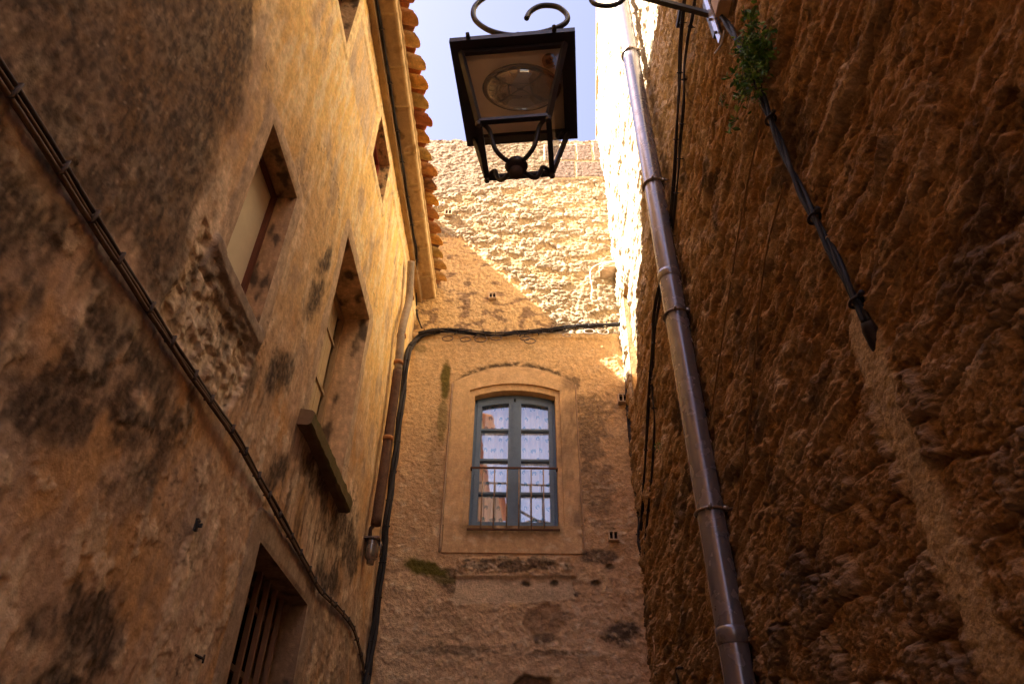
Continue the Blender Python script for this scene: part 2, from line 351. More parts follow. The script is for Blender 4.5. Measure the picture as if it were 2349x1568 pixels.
# mossy projecting sill slab
ts = np.linspace(0, 1, 60); prof = [(0, 1.612), (.055, 1.600), (.066, 1.594), (.062, 1.540), (.045, 1.530), (-.01, 1.535)]
P = np.zeros((60, 6, 3)); C = np.zeros((60, 6, 3))
for j, (dx, hz) in enumerate(prof):
    yy = 2.55+.90*ts; P[:, j] = np.stack([XL+dx+.006*fbm(yy*14, yy*0+j, 3, 5), yy, hz+.005*fbm(yy*17, yy*0+j*3, 3, 6)], 1)
    C[:, j] = mix((.20, .14, .075), (.13, .115, .03) if 0 < j < 4 else (.1, .05, .03), .5+.5*fbm(yy*9, yy*0+j, 3, 9))  # mossy outer face; underside coloured dark, its shade put into the colour
m.grid(P, C); m.faces(P[0], [(0, 1, 2, 3, 4, 5)], (.2, .12, .06)); m.faces(P[-1], [(5, 4, 3, 2, 1, 0)], (.2, .12, .06)); m.build('sill', M_stone, o, auto=30)
# third window: dark opening with a wooden grille
o = left_window(W3, .20, (.10, .05, .025), .03, None, None, (.17, .10, .055), 'dark window behind a timber grille')
m = MB(); m.box((XL-.36, 2.83, .58), (.02, .9, .9), (.02, .015, .01))
for s_ in (2.45, 3.215): m.box((XL-.285, s_, .58), (.15, .02, .9), (.03, .02, .012))
m.box((XL-.285, 2.83, .99), (.15, .76, .02), (.03, .02, .012)); sub(o, m, 'recess', M_dark)
for i in range(6):
    m = MB(); m.box((XL-.09, 2.56+.11*i, .58), (.020, .018, .79), (.20, .10, .055)); sub(o, m, 'bar', M_paint)
for h in (.35, .62, .86):
    m = MB(); m.box((XL-.118, 2.83, h), (.014, .73, .022), (.16, .085, .045)); sub(o, m, 'rail', M_paint)
m = MB(); m.box((XL-.2, 2.75, .5), (.006, .25, .5), (.35, .27, .16)); sub(o, m, 'pane', M_panel)
# upper pair
o = left_window(W4, .13, (.12, .045, .02), .025, None, None, (.30, .19, .10))
m = MB(); m.box((XL-.14, 1.70, 3.82), (.006, .55, .51), (.05, .035, .025)); sub(o, m, 'pane', M_lens)
o = left_window(W5, .10, (.30, .06, .03), .03, None, None, (.44, .28, .13))
m = MB(); m.box((XL-.11, 2.98, 3.88), (.006, .41, .43), (.05, .03, .02)); sub(o, m, 'pane', M_lens)
m = MB(); m.box((XL-.085, 2.98, 3.88), (.02, .03, .38), (.3, .06, .03)); sub(o, m, 'mullion', M_paint)
# cornice of dressed blocks
m = MB(); ys = np.unique(np.concatenate([np.arange(-.7, YE, .012), [YE]])); 
prof = [(-.005, 4.235), (.043, 4.232), (.045, 4.236), (.046, 4.262), (.05, 4.268), (.11, 4.276), (.160, 4.286), (.168, 4.290), (.170, 4.296), (.170, 4.330), (.165, 4.34), (-.1, 4.345)]
dense = []
for (a, b), (c_, d_) in zip(prof[:-1], prof[1:]):
    k = max(1, int(math.hypot(c_-a, d_-b)/.012)); dense += [(a+(c_-a)*i/k, b+(d_-b)*i/k) for i in range(k)]
dense.append(prof[-1]); joints = np.cumsum([0]+[.34+.05*math.sin(i*2.7) for i in range(20)])-.55
P = np.zeros((len(ys), len(dense), 3)); C = np.zeros_like(P); bid = np.searchsorted(joints, ys); jd = np.min(np.abs(ys[:, None]-joints[None]), 1)
for j, (dx, hz) in enumerate(dense):
    off = .003*((bid*7919 % 13)/13-.5)*2; n = fbm(ys*16, ys*0+dx*40, 4, 71); n_ = fbm(ys*55, ys*0+dx*90, 3, 72)
    jt = sst(.012, .003, jd)
    chip = sst(.35, .6, fbm(ys*9, ys*0+dx*12+4, 3, 75))*.012
    hh = hz+(off-.0025*n-.0015*n_+.010*jt+chip) if .04 < dx < .169 and hz < 4.3 else np.full(len(ys), hz)
    P[:, j] = np.stack([np.full(len(ys), XL+dx)+.0018*n, ys, hh], 1)
    c = mix((.36, .22, .10), (.50, .33, .15), .5+.9*n); c = mix(c, (.30, .19, .1), ((bid*31 % 7)/7.)*.7); c = mix(c, (.6, .42, .2), jt*.8*(dx > .05))
    if dx >= .16 and hz > 4.284: c = mix(c, (.72, .52, .26), .75+.3*n)
    C[:, j] = np.clip(c, .02, .8)
m.grid(P, C); m.build('cornice', M_stone, lh)
# mortar bed and clay roof tiles
m = MB(); ys = np.arange(-.7, YE-.02, .02); P = np.zeros((len(ys), 4, 3))
for j, (dx, hz) in enumerate([(.165, 4.338), (.18, 4.345), (.178, 4.375), (.12, 4.40)]): P[:, j] = np.stack([XL+dx+.008*fbm(ys*12, ys*0+j, 3, 81), ys, hz+.006*fbm(ys*15, ys*0+j*4, 3, 82)], 1)
m.grid(P, (.55, .38, .18)); m.build('mortar_bed', M_stone, lh)
m = MB(); sl = math.tan(RAD(17))
def tile(m, y, x_end, z_end, r0, r1, length, up, col, seg=9, th=.011):
    a = np.linspace(0, math.pi, seg); n = 8; s_ = np.linspace(0, 1, n); cc = []
    for rr_ in (0, th):
        P = np.zeros((n, seg, 3))
        for i, t in enumerate(s_):
            r = r0+(r1-r0)*t-rr_; P[i, :, 0] = x_end-t*length-.034*np.abs(np.cos(a))**3*math.exp(-t*9); P[i, :, 1] = y+r*np.cos(a); P[i, :, 2] = z_end+t*length*sl+(1 if up else -1)*r*np.sin(a)*(.85)
        P += .0015*rng.standard_normal((n, 1, 3)); cc.append(P)
    cn = np.clip(np.asarray(col)[None, None]*1.25*(1+.35*fbm(cc[0][..., 0]*20+y*9, cc[0][..., 1]*20, 3, 3)[..., None]), .02, .7)
    m.grid(cc[0], cn); m.grid(cc[1], cn*.9)
    E = np.stack([cc[0][0], cc[1][0]], 0); m.grid(E, col)
for i in range(36):
    y = -.62+i*.152
    for r_, base in enumerate((0, .36, .72, 1.05)):
        col = random.choice([(.40, .20, .08), (.46, .29, .12), (.44, .31, .12), (.40, .25, .09), (.34, .12, .05), (.52, .27, .07), (.24, .12, .06)])
        x = XL+.285-base+random.uniform(-.022, .018); z = 4.425+base*sl*1.0+r_*.006
        if y < YE-.07: tile(m, y+random.uniform(-.006, .006), x, z, .052, .066, .40, False, col)
        col = random.choice([(.45, .17, .06), (.5, .25, .1), (.36, .15, .07), (.28, .14, .07)])
        if y+.076 < YE-.06: tile(m, y+.076+random.uniform(-.006, .006), x-random.uniform(.03, .06), z+.022, .066, .05, .40, True, col)
m.build('roof', M_clay, lh)
# body of the house behind the wall and roof deck
m = MB(); m.faces([(XL+.1, -.75, 4.36), (XL+.1, YE-.02, 4.36), (-2.05, YE-.02, 4.36+1.2*sl), (-2.05, -.75, 4.36+1.2*sl)], [(0, 1, 2, 3)], (.3, .15, .07)); m.build('roof_deck', M_clay, lh, False)

# ------------------------------------------------------------------ taller house behind the left one (casts the shade into the lane)
th_ = thing('house', 'tall rendered house standing behind the tiled eave of the left house', 'house', (-2.6, 2, GZ))
m = MB(); top = [(-3.0, 7.9), (1.67, 7.9), (2.28, 7.85), (2.75, 7.4), (3.65, 6.35), (3.85, 6.54), (4.3, 6.64), (4.6, 6.70), (6.5, 6.72)]
P = [(-2.06, y, z) for y, z in top]+[(-2.06, y, GZ) for y, z in top]+[(-3.4, y, z) for y, z in top]+[(-3.4, y, GZ) for y, z in top]; n = len(top); fs = []
for i in range(n-1):
    fs += [(i, i+1, n+i+1, n+i), (2*n+i+1, 2*n+i, 3*n+i, 3*n+i+1), (i, 2*n+i, 2*n+i+1, i+1)]
fs += [(0, n, 3*n, 2*n), (n-1, 3*n-1, 4*n-1, 2*n-1)]
m.faces(P, fs, (.5, .34, .18)); m.build('wall', M_plaster, th_, False)

# ------------------------------------------------------------------ end house
XE0, XE1 = -1.7, 1.02
ZT = 6.69
V_arch = lambda x, base, rise, x0, x1: base+rise*(1-((x-(x0+x1)/2)/((x1-x0)/2))**2)
PAN = (-.547, .478, 1.855); OUTb, OUTr = 3.335, .17
GRO = (-.405, .348); INN = (-.362, .308)
P_tri = we([(1000, 545), (1060, 545), (1120, 590), (1190, 650), (1250, 715), (1275, 760), (900, 780), (900, 600)])
P_top = we([(900, 300), (1500, 300), (1500, 335), (1390, 350), (1330, 405), (1250, 430), (1150, 430), (1040, 445), (900, 440)])
ZL = 3.86
ASH = [(.36, .60, 6.02, 6.30), (.62, .98, 6.04, 6.29), (.64, .80, 6.33, 6.62), (.83, 1.02, 6.32, 6.63), (.46, .62, 6.33, 6.6), (.28, .44, 6.32, 6.58)]
def end_feat(X, H):
    wx = X+.03*fbm(X*6, H*6, 3, 101); wy = H+.02*fbm(X*6, H*6, 3, 102)
    f1, f2, cid = worley(wx*6.5, wy*13, 103); g1, g2, cid2 = worley(wx*21, wy*30, 107)
    n1 = fbm(X*2, H*2, 4, 104); n2 = fbm(X*9, H*9, 4, 105); n3 = fbm(X*32, H*36, 3, 106)
    tri = sst(.03, -.03, psdf(X, H, P_tri)+.05*n2); top = sst(.05, -.04, psdf(X, H, P_top)+.06*n2)
    low = sst(ZL+.01, ZL-.01, H)
    return f1, f2, cid, g1, g2, cid2, n1, n2, n3, tri, top, low
Eend = lambda X, H, a, n: sst(-.1, .32, ell(X, H, we, *a)+n)
def end_disp(X, H):
    f1, f2, cid, g1, g2, cid2, n1, n2, n3, tri, top, low = end_feat(X, H)
    st = sst(.02, .11, f2-f1)*(.003+.012*cid)*sst(.15, .35, cid)+.003*sst(.02, .3, g2-g1)*cid2+.008*n2+.005*n3+.0055*fbm(X*22+H*16, H*42-X*10, 3, 108)
    pl = .008*n1+.006*n2+.0022*n3
    tp = .006*n2+.007*fbm(X*16+H*14, H*34-X*12, 4, 111)
    d = st*(1-tri)+(pl+.004*n3)*tri; d = d*(1-top)+top*(tp+.008)
    for a in ASH:
        q = rdist(X, H, a); k = sst(.012, 0, q); d = d*(1-k)+k*(.022+.004*n3)
    # lower render: combed, trowelled surface above, lumpier below
    wv = X*1.0+.15*n1; trow = ridged(wv*13+.6*n2, H*19+1.1*n1, 3, 112); rough = sst(2.0, 1.6, H+.1*n2)
    lo = .006*n1+.0032*n2+.0036*sst(.2, .95, trow)*(1-rough*.3)+.0016*fbm(X*16+2*n2, H*26+3*n1, 4, 128, .6)+  .0022*n3+.0035*sst(-.02, .03, fbm(X*7, H*9, 6, 127, .62))*rough+.003*sst(.15, .2, fbm(X*12, H*14, 5, 126, .6))*rough+rough*(.005*ridged(X*8, H*12, 4, 113)+.004*n2)
    slab = sst(.006, 0, psdf(X, H, we([(1048, 1322), (1308, 1320), (1318, 1372), (1240, 1380), (1040, 1385)]))+.006*n2)
    brow = sst(.02, 0, psdf(X, H, we([(1055, 1284), (1305, 1283), (1318, 1321), (1045, 1322)]))+.01*n2)
    lo = lo*(1-slab)+.006*slab; lo = lo+brow*(.028+.008*n3)
    rep = sst(.0, .25, ell(X, H, we, 1250, 1425, 52, 48)+.25*n2); lo = lo*(1-rep)+rep*(-.008+.008*fbm(X*16, H*16, 2, 117))
    hol = sst(.0, .12, ell(X, H, we, 1222, 1580, 52, 34)+.25*n2); lo = lo*(1-hol)+hol*(-.022+.003*n2)
    for (a, b) in ((1206, 1338), (1272, 1337), (1366, 1337), (1397, 1300)): lo = lo-.02*sst(.0, .5, ell(X, H, we, a, b, 9, 7)+.3*n3)
    led = sst(.0, .012, H-(ZL-.055))*sst(.012, 0, H-ZL)
    d = d*(1-low)+lo*low
    d = d+led*.014*(1+.25*fbm(X*12, H*12, 3, 118))
    # drop at the panel so that the moulded surround covers it
    k = sst(.0, .012, rdist(X, H, (PAN[0], PAN[1], PAN[2], 3.40))); d = d*k-.0*(1-k)
    d = d*sst(0, .02, rdist(X, H, (PAN[0], PAN[1], PAN[2], 3.34)))
    return d
def end_col(X, H, surround=False):
    f1, f2, cid, g1, g2, cid2, n1, n2, n3, tri, top, low = end_feat(X, H)
    e = sst(.03, .10, f2-f1)*sst(.15, .35, cid)
    stn = mix((.31, .235, .155), (.20, .14, .09), sst(.3, .9, cid)); stn = mix(stn, (.40, .32, .23), sst(.75, .8, cid2)); stn = mix(stn, (.20, .135, .09), sst(.2, .5, n2+.3*n3)*.75)
    c = mix((.36, .245, .125), stn, np.clip(e*(.75+.5*n3), 0, 1)); c = mix(c, (.15, .09, .05), sst(.07, .02, f2-f1)*sst(.15, .5, n2+.4)*.45)
    c = mix(c, mix((.58, .37, .17), (.28, .17, .09), sst(.25, .5, fbm(X*7, H*13, 4, 121)+.25*sst(4.6, 4.0, H))), tri)
    c = mix(c, mix((.17, .115, .075), (.31, .225, .145), .5+n3), top)
    for a in ASH: c = mix(c, np.array((.15, .10, .075))*(1+.4*n3)[..., None], sst(.006, 0, rdist(X, H, a)))
    for a in ASH:
        q = rdist(X, H, a); c = mix(c, (.58, .44, .28), sst(0, .004, q)*sst(.022, .014, q)*.8)
    # render below the string course
    lo = mix((.60, .38, .18), (.50, .30, .155), sst(3.2, 2.2, H+.3*n1)); lo = mix(lo, (.58, .37, .215), sst(2.0, 1.3, H+.2*n1)); lo = mix(lo, (.64, .43, .23), sst(.1, .6, n2+.3*n3)*.5)
    trow = fbm(X*10+.6*n2, H*16+1.5*n1, 4, 122)
    br = mix((0, 0, 0), (1, 1, 1), 0)  # placeholder
    dk = np.zeros_like(X)
    for a, k, wn in (((1425, 1453, 48, 30), .85, .5), ((1372, 1275, 50, 20), .75, .5), ((1345, 1000, 45, 90), .55, 1.0), ((1370, 1120, 40, 90), .4, 1.0), ((1300, 1000, 22, 110), .45, .9), ((1310, 880, 22, 22), .6, .6),
                     ((1040, 1330, 35, 35), .6, .7), ((1350, 930, 60, 30), .5, .9), ((1230, 1365, 90, 14), .75, .8), ((1260, 1410, 70, 12), .5, .8), ((1050, 1490, 130, 12), .5, .9), ((1260, 1498, 90, 8), .5, .9), ((1030, 1400, 50, 50), .25, 1), ((1300, 1345, 20, 30), .6, .6),
                     ((1180, 1298, 130, 20), .65, .9), ((1000, 1050, 20, 120), .25, .9), ((1250, 1462, 34, 16), .9, .4)):
        dk = np.maximum(dk, k*Eend(X, H, a, wn*(.6*n2+.5*trow+.2*n3)))
    fgr = fbm(X*45, H*45, 3, 125, .7); lo = mix(lo, (.10, .066, .042), np.clip(dk*(1.05+.6*fgr)*1.1, 0, .95)); lo = mix(lo, (.66, .50, .33), sst(.15, .55, fbm(X*11, H*14, 5, 126, .6))*sst(2.9, 2.0, H)*.6)
    moss = np.zeros_like(X)
    for a, k in (((1022, 870, 13, 55, 3), .95), ((1015, 960, 12, 60, 3), .6), ((975, 1303, 62, 20, 12), 1.), ((1010, 1325, 40, 14, 10), .7), ((965, 800, 16, 10), .5)):
        moss = np.maximum(moss, k*sst(-.1, .4, ell(X, H, we, *a)+.25*n2+.15*n3))
    lo = mix(lo, (.115, .088, .018), moss)
    slab = sst(.006, 0, psdf(X, H, we([(1048, 1322), (1308, 1320), (1318, 1372), (1240, 1380), (1040, 1385)]))+.006*n2); lo = mix(lo, np.array((.66, .47, .30))*(1+.2*n2)[..., None], slab*.92*(1-dk*.25))
    rep = sst(.0, .2, ell(X, H, we, 1250, 1425, 52, 48)+.25*n2); lo = mix(lo, np.array((.34, .20, .11))*(1+.3*n2)[..., None], rep*(1-dk*.8)*.85)
    hol = sst(.0, .12, ell(X, H, we, 1222, 1580, 52, 34)+.25*n2); lo = mix(lo, (.17, .095, .05), hol)
    for (a, b) in ((1206, 1338), (1272, 1337), (1366, 1337), (1397, 1300)): lo = mix(lo, (.1, .06, .03), sst(-.2, .5, ell(X, H, we, a, b, 14, 9)+.3*n3)*.8)
    # soot line over the arch and under the sill of the window
    arc = V_arch(X, OUTb, OUTr, PAN[0], PAN[1]); da = H-arc
    lo = mix(lo, (.085, .055, .03), sst(.045, .01, np.abs(da-.022)+.03*n2+.02*n3)*sst(.0, .2, .60-np.abs(X+.03)+.1*n1)*sst(-.5, .2, n2+.3*n3))
    su = sst(.16, .02, 2.075-H)*sst(2.085, 2.06, H)*sst(.03, -.03, np.abs(X+.03)-.37+.04*n2)*sst(-.25, .25, n2+.6*(1-(2.075-H)/.12)); lo = mix(lo, (.10, .065, .03), su*.95)
    c = mix(c, lo, low)
    c = c*(1+(.20-.06*low)*n3+(.26-.15*low)*fbm(X*60, H*60, 3, 124, .7))[..., None]
    return np.clip(c*np.array((1.0, 1.05, 1.08)), .012, .8)
eh = thing('house', 'tan house closing the end of the lane, rubble upper wall and arched blue-grey window', 'house', (0, YE, GZ))
xs = axis_pts(XE0, XE1, lambda x: .02 if x < -1.0 else .0062, [-.45, .39]); hs = axis_pts(GZ, ZT, lambda h: .06 if h < .7 else .0068+.0006*max(0, h), [2.06, 3.37])
X, H = np.meshgrid(xs, hs, indexing='ij'); xc = (xs[1:]+xs[:-1])/2; hc = (hs[1:]+hs[:-1])/2
keep = ~(((xc > -.45) & (xc < .39))[:, None] & ((hc > 2.06) & (hc < 3.37))[None, :])
D = end_disp(X, H); Hn = H+(H > ZT-.3)*(H-(ZT-.3))/.3*.035*fbm(X*9, X*0, 4, 130)
m = MB(); m.grid(np.stack([X, YE-D, Hn], -1), end_col(X, H), keep, flip=True)
# coping: the wall has a top and thickness
t = np.linspace(0, 1, 8); Xc, T = np.meshgrid(xs, t, indexing='ij'); row = np.stack([X[:, -1], YE-D[:, -1], Hn[:, -1]], -1)
m.grid(np.stack([Xc, row[:, 1][:, None]+T*.35, row[:, 2][:, None]+.03*fbm(Xc*9, T*3, 3, 131)*T], -1), (.5, .38, .24), flip=True)
m.build('wall', M_rubble, eh)
m = MB(); m.box((-.3, YE+2.2, 2.4), (4.2, 3.6, 7.8), (.4, .28, .17)); m.build('rear_wall', M_plaster, eh, False)
# moulded surround
Zin0 = 2.062
def ring_path(x0, x1, base, rise, z0, n=90):
    pts = []; L1 = base-z0; nn = int(n*.32)
    for i in range(nn): pts.append((x0, z0+L1*i/nn))
    for i in range(n-2*nn+1): x = x0+(x1-x0)*i/(n-2*nn); pts.append((x, V_arch(x, base, rise, x0, x1)))
    for i in range(1, nn+1): pts.append((x1, base-L1*i/nn))
    return np.array(pts)
def zc(x, y, Yp): return onY(x, y, Yp)[2]
o_ = ring_path(PAN[0], PAN[1], OUTb, OUTr, Zin0); g_ = ring_path(GRO[0], GRO[1], zc(1079, 896, YE), .072, Zin0); i_ = ring_path(INN[0], INN[1], zc(1089, 907, YE), .06, Zin0)
lv = [(o_, 0, 0, -.01), (o_, 0, 0, .006), (o_, g_, .02, .012)]+[(o_, g_, k/14, .013) for k in range(1, 15)]+[(g_, i_, .04, -.004), (g_, i_, .5, -.007), (g_, i_, .95, -.006), (g_, i_, 1, -.011)]+[(i_, i_, 0, -.012-.1*k/8) for k in range(1, 9)]
P = np.zeros((len(o_), len(lv), 3))
for j, (a, b, t, d) in enumerate(lv):
    q = a if isinstance(b, int) else a*(1-t)+b*t; P[:, j] = np.stack([q[:, 0], np.full(len(q), YE-d), q[:, 1]], 1)
def sur_col(P):
    X, H = P[..., 0], P[..., 2]; c = end_col(X, H); n = fbm(X*5, H*5, 4, 140); n3 = fbm(X*30, H*30, 3, 141); s_ = mix((.62, .41, .21), (.52, .33, .175), .5+n)
    c = mix(s_*(1+.15*n3)[..., None], c, .8); c = mix(c, (.20, .13, .08), sst(.05, .5, n+.25*n3)*sst(.28, .42, X)*.75)
    return np.clip(c, .02, .8)
m = MB(); P[:, :, 1] += .0012*fbm(P[..., 0]*18, P[..., 2]*18, 3, 142); m.grid(P, sur_col(P))
xs_ = np.linspace(PAN[0], PAN[1], 130); hs_ = np.array([1.85, 1.857]+list(np.linspace(1.858, 2.061, 26))+[2.062]); XX, HH = np.meshgrid(xs_, hs_, indexing='ij'); dd = np.full(XX.shape, .012); dd[:, 0] = -.01; dd[0, :] = -.01; dd[-1, :] = -.01
PP = np.stack([XX, YE-dd+.0012*fbm(XX*18, HH*18, 3, 142), HH], -1); m.grid(PP, sur_col(PP), flip=True)
S_, T_ = np.meshgrid(np.linspace(PAN[0], PAN[1], 60), np.linspace(0, 1, 8), indexing='ij'); PP = np.stack([S_, YE-.012+T_*.13, np.full(S_.shape, 2.062)], -1); m.grid(PP, (.12, .08, .05), flip=False)
m.build('window_surround', M_plaster, eh, auto=35)
# roll moulding down the left edge of the panel
m = MB(); a = onY(1041, 885, YE); b = onY(1010, 1268, YE)
m.tube([(PAN[0]-.008, YE-.008, z) for z in np.linspace(1.86, 3.32, 40)], .009, (.36, .25, .16), seg=8); m.build('edge_moulding', M_plaster, eh); m = MB(); m.tube([(PAN[1]+.006, YE-.006, z) for z in np.linspace(1.86, 3.32, 40)], .006, (.38, .25, .15), seg=8)
m.build('edge_moulding', M_plaster, eh)
# the arched casement window
YF = YE+.10; BL = (.105, .165, .235); BL2 = (.13, .19, .265)
yb = [zc(1180, q, YF) for q in (990, 1059, 1135)]; Z0 = 2.072; ztop = lambda x: V_arch(x, zc(1092, 924, YF), .048, INN[0], INN[1])
XP = (INN[0], -.300, -.078, .028, .252, INN[1])
m = MB()
def vbar(m, x0, x1, z0, z1f, y, th, col, n=6):      # upright whose head follows the arch
    for k in range(n):
        a, b = x0+(x1-x0)*k/n, x0+(x1-x0)*(k+1)/n
        P = [(a, y-th/2, z0), (b, y-th/2, z0), (b, y-th/2, z1f(b)), (a, y-th/2, z1f(a)), (a, y+th/2, z0), (b, y+th/2, z0), (b, y+th/2, z1f(b)), (a, y+th/2, z1f(a))]
        fs = [(0, 1, 2, 3), (7, 6, 5, 4), (0, 4, 5, 1), (3, 2, 6, 7)]+([(0, 3, 7, 4)] if k == 0 else [])+([(1, 5, 6, 2)] if k == n-1 else [])
        m.faces(P, fs, col)
vbar(m, XP[0]-.004, XP[0]+.022, Z0-.02, lambda x: ztop(x)+.01, YF, .05, BL); vbar(m, XP[5]-.022, XP[5]+.004, Z0-.02, lambda x: ztop(x)+.01, YF, .05, BL)
m.box((-.027, YF, Z0-.005), (.665, .06, .036), BL)
for k in range(28):
    a, b = XP[0]+(XP[5]-XP[0])*k/28, XP[0]+(XP[5]-XP[0])*(k+1)/28
    P = [(a, YF-.025, ztop(a)-.018), (b, YF-.025, ztop(b)-.018), (b, YF-.025, ztop(b)+.012), (a, YF-.025, ztop(a)+.012), (a, YF+.025, ztop(a)-.018), (b, YF+.025, ztop(b)-.018), (b, YF+.025, ztop(b)+.012), (a, YF+.025, ztop(a)+.012)]
    m.faces(P, [(0, 1, 2, 3), (0, 4, 5, 1), (3, 2, 6, 7)], BL)
win = m.build('window', M_paint, eh, False); win['label'] = 'arched blue-grey casement window with bear-print curtain'
for sx in (0, 1):
    a0, a1 = ((XP[0]+.024, XP[1]), (XP[2], -.034))[0], ((XP[0]+.024, XP[1]), (XP[2], -.034))[1]
    if sx: a0, a1 = (-.018, XP[3]), (XP[4], XP[5]-.024)
    m = MB(); top_ = lambda x: ztop(x)-.020
    vbar(m, a0[0], a0[1], Z0+.016, top_, YF-.012, .036, BL2, 3); vbar(m, a1[0], a1[1], Z0+.016, top_, YF-.012, .036, BL2, 3)
    xa, xb = a0[1], a1[0]
    m.box(((xa+xb)/2, YF-.012, Z0+.035), (xb-xa, .034, .036), BL2)
    for z in yb: m.box(((xa+xb)/2, YF-.012, z), (xb-xa, .030, .026), BL2); m.box(((xa+xb)/2, YF-.030, z-.002), (xb-xa, .006, .012), BL2)
    for k in range(10):
        a, b = xa+(xb-xa)*k/10, xa+(xb-xa)*(k+1)/10; tz = lambda x: ztop(x)-.066
        P = [(a, YF-.029, tz(a)), (b, YF-.029, tz(b)), (b, YF-.029, top_(b)), (a, YF-.029, top_(a)), (a, YF+.005, tz(a)), (b, YF+.005, tz(b))]
        m.faces(P, [(0, 1, 2, 3), (0, 4, 5, 1)], BL2)
    m.build('sash', M_paint, win, False)
m = MB(); m.box((-.026, YF-.034, (Z0+3.17)/2+.01), (.022, .016, 1.10), BL2); m.build('centre_bead', M_paint, win, False)
for (xa, xb) in ((XP[1]-.004, XP[2]+.004), (XP[3]-.004, XP[4]+.004)):
    zs = [Z0+.04]+sorted(yb)+[3.19]
    for za, zb in zip(zs[:-1], zs[1:]):
        m = MB(); tl = random.uniform(-.0035, .0035); tx = random.uniform(-.002, .002)
        m.faces([(xa, YF+.002-tl-tx, za), (xb, YF+.002-tl+tx, za), (xb, YF+.002+tl+tx, zb), (xa, YF+.002+tl-tx, zb)], [(0, 1, 2, 3)]); m.build('pane', M_glass, win, False)
# curtain
def curtain(x0, x1, nm, ph):
    xs = np.linspace(x0, x1, 110); zs = np.linspace(Z0, 3.24, 330); X, Z = np.meshgrid(xs, zs, indexing='ij')
    Yc = YF+.05+.012*np.sin(X*55+ph+.6*np.sin(Z*3))+.006*np.sin(X*120+ph*2)
    u = X+.006*np.sin(X*55+ph+1.2); c = np.zeros(X.shape+(3,))+np.array((.86, .86, .88)); k = np.zeros_like(X)
    for r in range(-1, 20):
        for q in range(-9, 9):
            cx = q*.078+(.039 if r % 2 else 0)+.012*math.sin(r*3+q*5); cz = Z0+r*.100+.006*math.sin(q*4)
            a = .35*math.sin(q*7+r*3); du, dz = (u-cx)*math.cos(a)+(Z-cz)*math.sin(a), -(u-cx)*math.sin(a)+(Z-cz)*math.cos(a)
            rr = np.hypot(du/.0175, dz/.020); head = (rr < 1) & ~((np.abs(du) < .0055) & (dz < -.003) & (dz > -.025)) 
            head |= (np.hypot(du-.011, dz-.013) < .005) | (np.hypot(du+.011, dz-.013) < .005)
            k = np.where(head, 1, k)
    c = mix(c, (.17, .36, .50), k); m = MB(); m.grid(np.stack([X, Yc, Z], -1), c, flip=True); return m.build('curtain', M_curtain, win)
curtain(-.365, -.028, 'l', 0); curtain(-.026, .31, 'r', 1.7)
m = MB(); m.box((-.027, YF+.20, 2.65), (.8, .02, 1.4), (.06, .05, .04)); m.build('dark_backing', M_dark, win, False)  # unseen dark board added behind the curtain to stop sun leaking in
# window guard: rails and bars
rl = thing_rail = None
m = MB(); YR = YE-.035; RU = (.10, .045, .025)
za = onY(1083, 1072, YR)[2]; zb = onY(1200, 1214, YR)[2]
m.box((-.027, YR, za), (.665, .012, .013), RU); 
for s_ in (-.358, .304):
    m.box((s_, YR+.02, za), (.012, .05, .012), RU); 
rail = m.build('window_guard', M_rust, eh, False)
m = MB(); m.box((-.027, YR, zb), (.68, .014, .012), RU); m.build('bottom_rail', M_rust, rail, False)
for cx in (478, 600, 730, 850, 975, 1100):
    x = onY(991+.234*cx, 1200, YR)[0]; m = MB(); m.tube([(x, YR, zb), (x, YR, za)], .0048, (.30, .22, .15), seg=8); m.build('bar', M_rust, rail)
# string course band is part of the wall; air bricks
for (px, py) in ((1029, 493), (1130, 684), (1428, 918), (1406, 1232)):
    c = onY(px, py, YE); s_ = 20 if py > 800 else 15; wv = abs(onY(px+s_/2, py, YE)[0]-onY(px-s_/2, py, YE)[0]); hv = wv*.95
    m = MB(); yy = YE-.022
    for dx in (-1, 1): m.box((c[0]+dx*wv/2, yy, c[2]), (wv*.14, .05, hv*1.13), (.5, .37, .24))
    m.box((c[0], yy, c[2]), (wv*.14, .045, hv), (.5, .37, .24))
    for dz in (-1, 1): m.box((c[0], yy, c[2]+dz*hv/2), (wv*.86, .048, hv*.13), (.5, .37, .24))
    vt = m.build('air_vent', M_stone, eh, False)
    m = MB(); m.box((c[0], yy+.012, c[2]), (wv*.86, .02, hv*.86), (.02, .014, .01)); m.build('opening', M_dark, vt, False)  # near-black block: the cavity's shade put into the colour
# projecting stone corbel with a white wire
m = MB(); c = onY(1392, 618, YE-.06); rr = MB()
U2, V2 = np.meshgrid(np.linspace(0, 2*math.pi, 40), np.linspace(-1, 1, 24), indexing='ij')
sx_ = np.sign(np.cos(U2))*np.abs(np.cos(U2))**.5*np.sqrt(np.clip(1-V2**6, 0, 1)); sy_ = np.sign(np.sin(U2))*np.abs(np.sin(U2))**.5*np.sqrt(np.clip(1-V2**6, 0, 1))
nz = 1+.12*fbm(U2*2, V2*3, 3, 150); P = np.stack([c[0]+.10+sx_*.17*nz, YE-.04+sy_*.10*nz, c[2]+V2*.055*nz+.03*(sx_)*0+.02*sx_], -1); m.grid(P, np.clip(mix((.42, .3, .19), (.3, .2, .12), .5+fbm(U2*3, V2*4, 3, 151)), .02, .8)); m.build('corbel', M_stone, eh)

